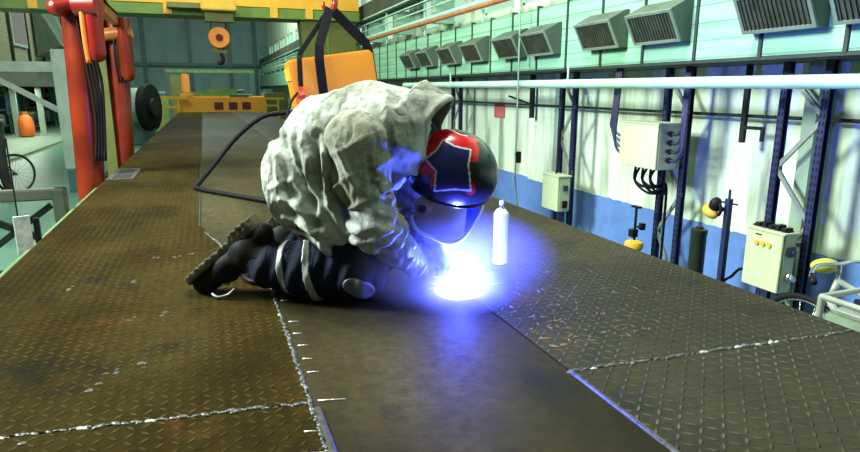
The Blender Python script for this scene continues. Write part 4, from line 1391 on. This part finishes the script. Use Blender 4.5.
def jacket_sdf(P):
    sq = (1, .82, 1)
    d = chain(P, [(.565, 0, .50), (.70, 0, .63), (.87, 0, .665), (1.0, 0, .67)], [.185, .195, .20, .165], .08, sq)
    for s_ in (-1, 1):
        d = smin(d, chain(P, [(.58, s_ * .09, .42), (.70, s_ * .135, .30)], [.15, .115], .05), .05)
        d = smin(d, chain(P, [(.70, s_ * .16, .58), (.73, s_ * .17, .30)], [.10, .075], .05), .05)
    d = d + .009 * vnoise(P * V3(1.0, .6, .8), 26, 3)
    wv = P[..., 0] + .45 * (P[..., 2] - .5) + .04 * np.sin(P[..., 2] * 9 + P[..., 1] * 7) + .03 * vnoise(P, 14, 31)
    am = np.clip((.80 - P[..., 2]) * 2.6, 0.12, 1)
    d = d - am * .032 * ((1 - np.abs(np.sin(wv * 21))) ** 1.8 - .30) + am * .006 * np.sin(wv * 71 + 4 * P[..., 2])
    d = d - .014 * ((1 - np.abs(vnoise(P * V3(1.5, .8, .8), 24, 77))) ** 5 - .3)
    # drapery: valleys (+) and ridges (-)
    for a, b, r, am in (((.53, .66), (.62, .50), .022, .022), ((.62, .50), (.68, .36), .020, .018),
                        ((.50, .60), (.53, .40), .016, -.016), ((.57, .74), (.60, .58), .020, -.012),
                        ((.54, .475), (.66, .425), .024, .024), ((.53, .43), (.68, .37), .013, -.020),
                        ((.52, .40), (.69, .335), .015, .015), ((.53, .355), (.70, .30), .014, -.020),
                        ((.55, .315), (.70, .27), .012, .016), ((.69, .68), (.70, .50), .020, .026),
                        ((.73, .62), (.735, .42), .018, -.020), ((.735, .42), (.80, .27), .018, -.014),
                        ((.77, .47), (.79, .33), .018, .022), ((.46, .56), (.50, .50), .014, .012),
                        ((.66, .60), (.64, .46), .014, -.014), ((.60, .80), (.66, .66), .016, .010),
                        ((.45, .66), (.58, .60), .016, .010), ((.48, .47), (.56, .50), .012, -.010)):
        d = d + ridge(P, a, b, r, am)
    # hem of the jacket
    hem1 = (.375 - .92 * (P[..., 0] - .44)) - P[..., 2] + .012 * np.sin(P[..., 0] * 55) + .02 * np.sin(P[..., 1] * 14)
    hem2 = .185 + .12 * (P[..., 0] - .64) - P[..., 2] + .01 * np.sin(P[..., 0] * 60)
    hem = np.maximum(hem1 / 1.36, hem2)
    d = np.maximum(d, hem)
    # upper sleeves
    for A in (NEAR, FAR):
        sh = V3(*A['sh']); el = V3(*A['el'])
        sl = chain(P, [sh + V3(-.015, 0, .0), sh * .5 + el * .5 + V3(-.012, 0, 0)], [.128, .102], .03)
        sl = sl + .010 * vnoise(P * V3(1.3, 1, .7), 34, 11)
        sl = sl + .012 * np.sin((P[..., 2] * .8 + P[..., 0] * .9) * 75) * np.clip((.66 - P[..., 2]) * 6, 0, 1) * .5
        d = np.maximum(d, -(sl + .012))
    # collar: a raised band round the neck, hollow inside
    q = P - CN
    t = q @ CA
    rad = np.linalg.norm((q - t[..., None] * CA) * V3(1, 1.12, 1), axis=-1)
    solid = np.maximum(np.maximum(rad - (.162 + .10 * t), t - .0), -t - .13)
    d = smin(d, solid, .03)
    hole = np.maximum(rad - (.145 + .12 * t), -t - .10)
    d = np.maximum(d, -hole)
    lip = np.sqrt((rad - .155) ** 2 + (t + .004) ** 2) - .013
    d = smin(d, lip, .012)
    return d


jacket = sdf_object('jacket', jacket_sdf, (.30, -.42, .10), (1.30, .42, .96), 0.007, 'suede', person)
# seams of the jacket: shoulder seam and the cut edge of the sleeve cap
mb = MB()
# dark disc filling the bottom of the collar opening
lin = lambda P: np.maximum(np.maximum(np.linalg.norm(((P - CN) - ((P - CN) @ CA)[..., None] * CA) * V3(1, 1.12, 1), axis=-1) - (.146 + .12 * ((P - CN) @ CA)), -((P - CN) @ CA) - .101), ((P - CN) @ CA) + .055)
sdf_object('collar_plug', lin, (.80, -.3, .45), (1.25, .3, .95), 0.01, 'suede_dark', jacket)


def upper_sleeve(A):
    sh, el = V3(*A['sh']), V3(*A['el'])
    sg = np.sign(sh[1])
    def f(P):
        d = chain(P, [sh + V3(-.015, 0, .0), sh * .5 + el * .5 + V3(-.012, 0, 0)], [.132, .104], .03)
        d = smin(d, rcone(P, sh + V3(-.03, -sg * .05, .02), sh + V3(-.05, 0, -.12), .118, .095), .04)
        ww = P[..., 0] * .5 - P[..., 2] + .02 * vnoise(P, 25, 9)
        d = d + .010 * vnoise(P * V3(1.3, 1, .7), 30, 11) - .016 * ((1 - np.abs(np.sin(ww * 27))) ** 2 - .3) * np.clip((.74 - P[..., 2]) * 5, 0.1, 1)
        for a, b, r, am in (((.74, .62), (.82, .44), .016, .018), ((.79, .66), (.86, .50), .014, -.016), ((.90, .60), (.93, .47), .014, .016)):
            d = d + ridge(P, a, b, r, am, False)
        # leather overlay ends in a sharp slanting edge
        return np.maximum(d, .36 + .55 * (P[..., 0] - .80) - P[..., 2])
    o = sdf_object('upper_sleeve', f, tuple(np.minimum(sh, el) - .20), tuple(np.maximum(sh, el) + .20), .0075, 'suede_grey', person)
    o['label'] = 'darker grey suede upper sleeve'
    return o


upper_sleeve(NEAR)
upper_sleeve(FAR)


def sleeve(A, name):
    sh, el, wr = V3(*A['sh']), V3(*A['el']), V3(*A['wr'])
    a = sh * .42 + el * .58
    def f(P):
        d = chain(P, [a, el, el * .3 + wr * .7], [.088, .084, .068], .04)
        u = (P - el) @ nz(wr - el)
        d = d + .007 * np.sin(u * 95 + 2 * np.sin(P[..., 2] * 30)) + .010 * vnoise(P, 55, 21) + .006 * np.sin((P[..., 2] + P[..., 0] * .4) * 110)
        return d
    lo = np.minimum(np.minimum(a, el), wr) - .12; hi = np.maximum(np.maximum(a, el), wr) + .12
    o = sdf_object(name, f, tuple(lo), tuple(hi), .0075, 'foil', person)
    o['label'] = 'silvery leather lower sleeve'
    return o


sleeve(NEAR, 'sleeve')
sleeve(FAR, 'sleeve')


def glove(A, along, side):
    """gauntlet, palm and five fingers closed round the torch handle"""
    wr = V3(*A['wr'])
    c = T0 + HX * along                       # handle point under the palm
    sv = nz(np.cross(HX, V3(0, 0, 1))) * side * -1   # from handle towards the palm
    if sv @ (wr - c) < 0:
        sv = -sv
    upv = nz(np.cross(sv, HX));
    if upv[2] < 0: upv = -upv
    pal = c + sv * .040 + upv * .006
    fing = []
    for i, (L, r) in enumerate(((.95, .0125), (1.0, .0130), (.97, .0125), (.82, .0110))):
        u = c + HX * (.036 - .025 * i)
        pts = []
        R = .029
        for a in (35, 80, 125, 175, 215):
            ang = math.radians(a * L)
            pts.append(u + sv * (math.cos(ang) * R) + upv * (math.sin(ang) * R))
        pts.insert(0, pal + HX * (.032 - .022 * i) + upv * .022 - sv * .004)
        fing.append((pts, r))
    th = [pal + HX * .02 - upv * .02, c + HX * .062 + sv * .032 - upv * .012, c + HX * .080 + sv * .010 - upv * .026, c + HX * .088 - sv * .018 - upv * .022]
    def f(P):
        d = chain(P, [A_el * .45 + wr * .55, wr, pal - HX * .03], [.078, .056, .04], .02)
        d = d + .004 * vnoise(P, 70, 5)
        pd = np.sqrt((((P - pal) @ HX) / 1.45) ** 2 + (((P - pal) @ upv) / 1.25) ** 2 + (((P - pal) @ sv) / .62) ** 2) - .036
        d = smin(d, pd * .7, .02)
        for pts, r in fing:
            d = smin(d, chain(P, pts, [r * 1.1, r * 1.1, r, r, r * .95, r * .85], .004), .006)
        d = smin(d, chain(P, th, [.019, .016, .014, .012], .006), .010)
        return d
    A_el = V3(*A['el'])
    pts = np.array([wr, pal, A_el * .45 + wr * .55, c + HX * .1, c - HX * .1])
    return sdf_object('glove', f, tuple(pts.min(0) - .10), tuple(pts.max(0) + .10), .005, 'foil', person)


glove(NEAR, .095, -1)
glove(FAR, .175, 1)


# trousers
def trousers_sdf(P):
    d = None
    for s_ in (-1, 1):
        x = chain(P, [(.58, s_ * .08, .36), (.81, s_ * .15, .125)], [.105, .112], .05)
        x = smin(x, chain(P, [(.81, s_ * .15, .112), (.60, s_ * .15, .122), (.435, s_ * .15, .135)], [.108, .112, .100], .04), .03)
        d = x if d is None else smin(d, x, .03)
    d = smin(d, ellip(P, (.57, 0, .42), (.12, .14, .11)), .05)
    d = d + .006 * vnoise(P, 45, 8) + .005 * np.sin(P[..., 0] * 85 + 2 * np.sin(P[..., 2] * 22))
    return np.maximum(d, .004 - P[..., 2])


tr = sdf_object('trousers', trousers_sdf, (.30, -.36, -.01), (.99, .36, .62), .009, 'navy', person)
for s_ in (-1, 1):
    for x0, tilt in ((.515, .10), (.630, .16)):
        def band(P, x0=x0, tilt=tilt, s_=s_):
            d = trousers_sdf(P) - .004
            u = P[..., 0] - x0 - tilt * (.14 - P[..., 2])
            side = np.maximum(-(P[..., 1] * s_) + .02, P[..., 2] - .262)
            return np.maximum(np.maximum(d, np.abs(u) - .015), side)
        sdf_object('reflective_stripe', band, (x0 - .07, -.30 if s_ < 0 else .01, 0), (x0 + .08, -.01 if s_ < 0 else .30, .30), .006, 'stripe', tr)['label'] = 'grey reflective stripe'
    def pad(P, s_=s_):
        d = trousers_sdf(P) - .009
        q = ellip(P, (.835, s_ * .235, .085), (.068, .075, .042), np.array(Matrix.Rotation(math.radians(28), 3, 'Y')))
        return np.maximum(d, q)
    sdf_object('knee_pad', pad, (.70, -.36 if s_ < 0 else .12, -.005), (.95, -.12 if s_ < 0 else .36, .2), .006, 'pad', tr)['label'] = 'pale knee pad'


# boots: toes on the deck, heel up
def boot(s_, ds=0.0):
    n0 = s_ * .15
    so = nz((.37, 0, .31)); dn = nz((.31, 0, -.37)) # along the sole towards the heel, and off the sole
    base = V3(.062 + ds, n0, .052)
    lp = lambda al, off: base + so * al + dn * off
    def up(P):
        d = chain(P, [lp(.05, .050), lp(.18, .062), lp(.30, .070)], [.052, .058, .062], .03)
        d = smin(d, chain(P, [lp(.30, .06), lp(.395, .055)], [.058, .052], .02), .03)
        d = smin(d, chain(P, [lp(.30, .085), (.44, n0, .145), (.50, n0, .14)], [.072, .080, .084], .03), .03)
        for k in range(4):                                                   # seams and creases over the instep
            c = lp(.12 + .05 * k, .11)
            d = d - .004 * np.exp(-((((P - c) @ so)) / .007) ** 2) * np.clip(((P - c) @ dn + .05) * 20, 0, 1)
        d = d + .003 * vnoise(P, 60, 4)
        return np.maximum(d, .003 - P[..., 2])
    o = sdf_object('boot', up, (-.03, n0 - .13, -.01), (.60, n0 + .13, .40), .0065, 'leather', person)
    def sole(P):
        q = P - base
        a = q @ so; b = q @ dn; c = q[..., 1]
        # outline narrows at the instep, rounded ends
        wdt = .050 + .010 * np.exp(-((a - .10) / .07) ** 2) - .012 * np.exp(-((a - .24) / .05) ** 2)
        aa = np.clip(a, .045, .375)
        e = np.sqrt((a - aa) ** 2 + (c * .052 / wdt) ** 2) - .055
        th = .018 + .012 * (a > .29)
        d = np.maximum(e, np.abs(b - .004 + .006 * (a > .29)) - th)
        lug = .0035 * (np.sin(a * 190) > .2) * (b < -.006)
        d = d + lug
        return np.maximum(d, .002 - P[..., 2])
    sdf_object('sole', sole, (-.06, n0 - .09, -.02), (.46, n0 + .09, .42), .0055, 'sole', o)
    lm = MB()
    for k in range(5):
        c0 = lp(.13 + .045 * k, .118 + .004 * k)
        a = c0 + V3(0, -.034, 0) - dn * .012; b = c0 + V3(0, .034, 0) - dn * .012
        lm.tube([pw(*a), pw(*(c0 + dn * .006)), pw(*b)], .0045, 6, smooth=3)
        lm.tube([pw(*(a + so * .02)), pw(*(c0 + so * .022 + dn * .006)), pw(*(b - so * .0))], .0045, 6, smooth=3)
    lm.tube([pw(.20, n0 - .07, .02), pw(.23, n0 - .085, .012), pw(.27, n0 - .075, .02), pw(.30, n0 - .07, .045)], .005, 6, smooth=4)
    lm.build('laces', 'stripe', o, smooth=180)


boot(-1)
boot(1, .05)

# ------------------------------------------------------------------ welding helmet
CD = V3(1.18, 0, .525)
RD = (.188, .155, .175)
CUT = -.07
hm = MB()
NU, NV = 220, 120
vs = []
vmax = math.acos(CUT / RD[2])
pent = [(-8, 21), (2, 15), (17, 12), (15, -2), (18, -25), (2, -24), (-15, -26), (-14, -8), (-24, 3), (-14, 11)]
pent = [(x * .0043, y * .0043) for x, y in pent]
cdir = nz((.115, -.985, .14))
e1 = nz(V3(1, 0, 0) - cdir[0] * cdir)
e2 = np.cross(e1, cdir) * -1
if e2[2] < 0: e2 = -e2


def poly_sd(x, y, V):
    """signed distance to a polygon"""
    best, ins = 1e9, False
    n = len(V)
    for i in range(n):
        x0, y0 = V[i]; x1, y1 = V[(i + 1) % n]
        dx, dy = x1 - x0, y1 - y0
        t = max(0, min(1, ((x - x0) * dx + (y - y0) * dy) / (dx * dx + dy * dy)))
        best = min(best, math.hypot(x - x0 - t * dx, y - y0 - t * dy))
        if (y0 > y) != (y1 > y) and x < (x1 - x0) * (y - y0) / (y1 - y0) + x0:
            ins = not ins
    return -best if ins else best


def paint_of(p):
    q = p - CD
    if q @ cdir < -.02:
        return 0
    x, y = q @ e1 + .004, q @ e2 - .030
    sd = poly_sd(x, y, pent)
    if abs(sd) < .0032:
        return 3
    if sd < 0:
        return 2
    ang = math.degrees(math.atan2(y, x))
    upper = 2 < ang < 180 or ang < -152 or (-128 > ang and sd < .018) or (-62 < ang < -42 and sd < .018)
    if upper and sd < (.050 if 40 < ang or ang < -152 else .034):
        return 1
    if upper and sd < .0535 and 60 < ang:
        return 3
    if x < -.150 and -.02 < y < .14:
        return 1 if x < -.158 else 2
    return 0


for j in range(NV + 1):
    v = vmax * (j + .001) / NV
    for i in range(NU):
        u = 2 * PI * i / NU
        # brow peak: the front edge reaches a little farther
        k = 1 + .05 * max(0, math.cos(u)) * (j / NV) ** 3
        l3 = V3(RD[0] * math.sin(v) * math.cos(u) * k, RD[1] * math.sin(v) * math.sin(u), RD[2] * math.cos(v))
        vs.append(CD + HB @ l3)
fs, mi = [], []
for j in range(NV):
    for i in range(NU):
        a, b, c, d_ = j * NU + i, j * NU + (i + 1) % NU, (j + 1) * NU + (i + 1) % NU, (j + 1) * NU + i
        fs.append((a, d_, c, b))
        mi.append(paint_of((vs[a] + vs[c]) / 2))
hm.v = [pw(*v) for v in vs]
hm.f = fs
hm.mi = mi
helmet = hm.build('welding_helmet', ['h_black', 'h_red', 'h_blue', 'h_white'], person, smooth=180)
helmet['label'] = 'navy and red helmet shell with a pentagon outlined in white'
so_ = helmet.modifiers.new('thickness', 'SOLIDIFY')
so_.thickness = 0.006
so_.offset = -1
# rim, side panel, lens, lower edge
def rim_pt(u, h, k=1.0):
    s = math.sin(vmax)
    return CD + HB @ V3(RD[0] * s * math.cos(u) * k, RD[1] * s * math.sin(u) * k, CUT - h)


def depth_at(u):
    """how far the mask reaches below the rim, u = 0 at the face, negative u on the camera side"""
    a = abs((u + PI) % (2 * PI) - PI)
    return .065 + .105 * math.exp(-((a - 1.25) / .60) ** 2) + .06 * math.exp(-((a - 2.0) / .35) ** 2)


def mask_band(u0, u1, name, mat, hlo=1.0):
    mb = MB()
    N, K = 48, 10
    vv = []
    for layer in (0, 1):
        for i in range(N + 1):
            u = u0 + (u1 - u0) * i / N
            for k in range(K + 1):
                t = k / K
                h = depth_at(u) * t * hlo
                kk = .965 + 2.6 * max(h - .01, 0) * math.sin(u) ** 2 - .012 * layer
                vv.append(pw(*rim_pt(u, h - .012, kk)))
    S = (N + 1) * (K + 1)
    ff = []
    for i in range(N):
        for k in range(K):
            a = i * (K + 1) + k
            ff.append((a, a + 1, a + K + 2, a + K + 1))
            ff.append((S + a, S + a + K + 1, S + a + K + 2, S + a + 1))
    for i in range(N):
        a = i * (K + 1)
        ff.append((a, a + K + 1, S + a + K + 1, S + a))
        a += K
        ff.append((a, S + a, S + a + K + 1, a + K + 1))
    for k in range(K):
        ff.append((k, S + k, S + k + 1, k + 1))
        a = N * (K + 1) + k
        ff.append((a, a + 1, S + a + 1, S + a))
    return mb.add(vv, ff).build(name, mat, helmet, smooth=40)


mask_band(-2.15, -.98, 'side_panel', 'cream')['label'] = 'cream side panel'
mask_band(.98, 2.15, 'side_panel', 'cream')['label'] = 'cream side panel'
mask_band(-.975, .975, 'lens', 'lens')
MB().tube([pw(*rim_pt(u, depth_at(u) - .012, .962 + 2.6 * (depth_at(u) - .01) * math.sin(u) ** 2)) for u in np.linspace(-2.2, 2.2, 60)], .0085, 8).build('lower_edge', 'h_white', helmet, smooth=180)
MB().tube([pw(*rim_pt(u, 0, 1.0 + .05 * max(0, math.cos(u)))) for u in np.linspace(0, 2 * PI, 90, endpoint=False)], .006, 8, closed=True).build('shell_edge', 'h_black', helmet, smooth=180)
for s_ in (-1, 1):
    u = s_ * 2.02
    c = rim_pt(u, .045, 1.02)
    out = nz(HB @ V3(math.cos(u) * .5, math.sin(u), 0))
    Rm = Vector(PU * out[0] + PN * out[1] + np.array([0, 0, out[2]])).to_track_quat('Z', 'X').to_matrix()
    MB().lathe([(.040, -.012), (.043, .0), (.036, .012), (.020, .016)], pw(*c), 22, R=Rm).build('ear_cup', 'cream', helmet, smooth=60)
    MB().lathe([(.017, .012), (.018, .024), (.012, .028)], pw(*c), 16, R=Rm).build('pivot_knob', 'h_black', helmet, smooth=40)
# dark hood under the helmet
hood = lambda P: smin(ellip(P, HC, (.108, .088, .122), HB) , chain(P, [HC, (1.05, 0, .64), (1.0, 0, .70)], [.08, .082, .085], .03), .03)
hood2 = lambda P: np.maximum(hood(P), ((P - HC) @ FD) - .035)
sdf_object('hood', hood2, (.88, -.15, .34), (1.3, .15, .82), .01, 'navy', person)['label'] = 'dark hood under the helmet'

# ------------------------------------------------------------------ torch, arc, sparks, smoke
t = thing('welding_torch', 'welding torch with bent neck held in both gloves at the bright arc', 'torch', pw(1.15, -.03, 0.05))
q = lambda v: pw(*v)
TE = T0 + HX * .235
MB().tube([q(T0 - HX * .02), q(T0), q(T0 + HX * .12), q(TE)], [.017, .020, .019, .016], 14).build('handle', 'rubber_grey', t, smooth=60)
NK = [TE, TE + HX * .025, TE + HX * .045 + V3(0, 0, -.012), TE + HX * .05 + V3(.0, 0, -.035)]
MB().tube([q(v) for v in NK], .009, 10, smooth=5).build('neck', 'chrome', t, smooth=180)
MB().tube([q(NK[-1] + V3(0, 0, .004)), q(NK[-1] + V3(.004, 0, -.026))], [.013, .010], 12).build('nozzle', 'chrome', t, smooth=60)
MB().tube([q(T0 - HX * .015), q(T0 - HX * .08 + V3(0, .02, .01)), q(V3(.86, .05, .20)), q(V3(.72, .06, .05)), q(V3(.60, .03, .016)), q(V3(.50, 0, .016)), q(V3(.25, .0, .016)), q(V3(.1, .5, .018)), q(V3(.2, 1.2, .018))], .013, 8, smooth=7).build('torch_cable', 'cable', t, smooth=180)
ac = V3(1.215, -.02, .012)
t = thing('welding_arc', 'blinding white welding arc flash on the deck seam under the helmet', 'arc', pw(*ac))
MB().ball(pw(1.215, -.02, .022), (.105, .095, .034), 20).build('flash', 'arc', t, smooth=180)  # glowing blob widened to stand for the arc's glare on the deck
mb = MB()
r2 = np.random.default_rng(3)
for k in range(44):
    az = r2.uniform(0, 2 * PI); el = math.radians(r2.uniform(8, 75))
    d = V3(math.cos(az) * math.cos(el), math.sin(az) * math.cos(el), math.sin(el))
    a = r2.uniform(.06, .15); L = r2.uniform(.02, .07)
    p0 = ac + d * a; p1 = ac + d * (a + L) + V3(0, 0, -L * .15)
    if p0[0] < 1.12:
        continue
    mb.tube([pw(*p0), pw(*p1)], [.0010, .0005], 5)
o = mb.build('sparks', 'spark', origin=pw(*ac))
tag(o, 'spray of short white sparks flying out of the welding arc', 'sparks', kind='stuff')
# welding fume, thin smoke lit by the arc, thickened to imitate its glow
tS = NT('welding fume')
p = tS.pos(True)
nn = tS.noise(tS.scale(p, (1, 1, .7)), 9.0, 4, .6)
ln = tS.n('ShaderNodeVectorMath', operation='LENGTH')
tS.l(tS.scale(p, (1 / .46, 1 / .46, 1 / .20)), ln.inputs[0])
fall = tS.m('SUBTRACT', 1.0, ln.outputs['Value'], clamp=True)
den = tS.m('MULTIPLY', tS.m('MULTIPLY', fall, tS.m('MULTIPLY_ADD', nn, 1.6, -.15, clamp=True)), 2.0)
sh_ = tS.n('ShaderNodeVectorMath', operation='ADD'); tS.l(p, sh_.inputs[0]); sh_.inputs[1].default_value = (-.015, .05, .150)
lc = tS.n('ShaderNodeVectorMath', operation='LENGTH'); tS.l(tS.scale(sh_.outputs[0], (1 / .25, 1 / .25, 1 / .14)), lc.inputs[0])
glow_core = tS.m('SUBTRACT', 1.0, lc.outputs['Value'], clamp=True)  # dense middle added to give the arc a soft white glow
den = tS.m('ADD', den, tS.m('MULTIPLY', tS.m('MULTIPLY', glow_core, glow_core), 20.0))
pv = tS.n('ShaderNodeVolumePrincipled')
pv.inputs['Color'].default_value = (.75, .8, .9, 1)
tS.l(den, pv.inputs['Density'])
pv.inputs['Anisotropy'].default_value = 0.1
tS.l(pv.outputs[0], tS.out.inputs['Volume'])
o = MB().ball((0, 0, 0), (.46, .46, .20), 24).build('welding_smoke_glow', tS.mat)
o.location = pw(1.19, -.06, .175)
tag(o, 'thin bluish welding smoke between arc and helmet, thickened into a glow haze', 'smoke', kind='stuff')

# ------------------------------------------------------------------ person with the bicycle, far left
BL = (-3.74, 12.87, 0)
bicycle(BL, math.radians(225), 'dark bicycle under the rider at the left edge of the photo', 'dark_steel', 0.36)


def rider_sdf(P):
    d = chain(P, [(-.18, 0, .98), (-.05, 0, 1.20), (.12, 0, 1.40)], [.15, .16, .17], .06, (1, .85, 1))
    d = smin(d, chain(P, [(.12, 0, 1.42), (.20, 0, 1.55)], [.07, .06], .03), .04)
    d = smin(d, ellip(P, (.25, 0, 1.66), (.10, .08, .125)), .03)
    d = smin(d, ellip(P, (.35, 0, 1.64), (.022, .016, .03)), .015)
    for s_ in (-1, 1):
        d = smin(d, chain(P, [(.12, s_ * .19, 1.38), (.20, s_ * .26, 1.14), (.36, s_ * .26, .985)], [.065, .05, .04], .02), .04)
        d = smin(d, ellip(P, (.375, s_ * .265, .975), (.05, .035, .035)), .02)
        for k in range(4):
            d = smin(d, chain(P, [(.36 + .016 * k - .02, s_ * (.262), 1.0), (.40, s_ * (.25 + .014 * k), .985), (.395, s_ * (.25 + .014 * k), .955)], [.011, .010, .009], .004), .006)
    d = smin(d, chain(P, [(-.16, -.10, .92), (.12, -.13, .60), (.06, -.12, .22)], [.10, .075, .055], .03), .05)
    d = smin(d, chain(P, [(-.16, .10, .92), (-.15, .16, .50), (-.20, .17, .10)], [.10, .075, .055], .03), .05)
    d = smin(d, chain(P, [(.04, -.12, .20), (.16, -.12, .185)], [.05, .04], .03), .03)
    d = smin(d, chain(P, [(-.21, .17, .06), (-.07, .18, .045)], [.05, .042], .03), .03)
    return np.maximum(d, .005 - P[..., 2])


ca, sa_ = math.cos(math.radians(225)), math.sin(math.radians(225))
xr = lambda x, y, z: (BL[0] + ca * x - sa_ * y, BL[1] + sa_ * x + ca * y, z)
rd = sdf_object('person', rider_sdf, (-.45, -.40, 0), (.50, .40, 1.85), .022, 'skin', None, xf=xr, origin=BL)
tag(rd, 'person in dark clothes riding a bicycle at the left photo edge', 'person')
cl = lambda P: np.maximum(np.maximum(rider_sdf(P) - .014, np.abs(P[..., 2] - .74) - .74 + .0), np.maximum(P[..., 0] * .5 + P[..., 2] - 1.60, (P[..., 0] - .33)))
sdf_object('work_clothes', cl, (-.5, -.45, 0.0), (.5, .45, 1.6), .02, 'cloth_dark', rd, xf=xr)
sdf_object('cap', lambda P: np.maximum(ellip(P, (.245, 0, 1.675), (.118, .098, .13)), 1.69 - P[..., 2]), (.05, -.2, 1.6), (.45, .2, 1.9), .015, 'cloth_dark', rd, xf=xr)
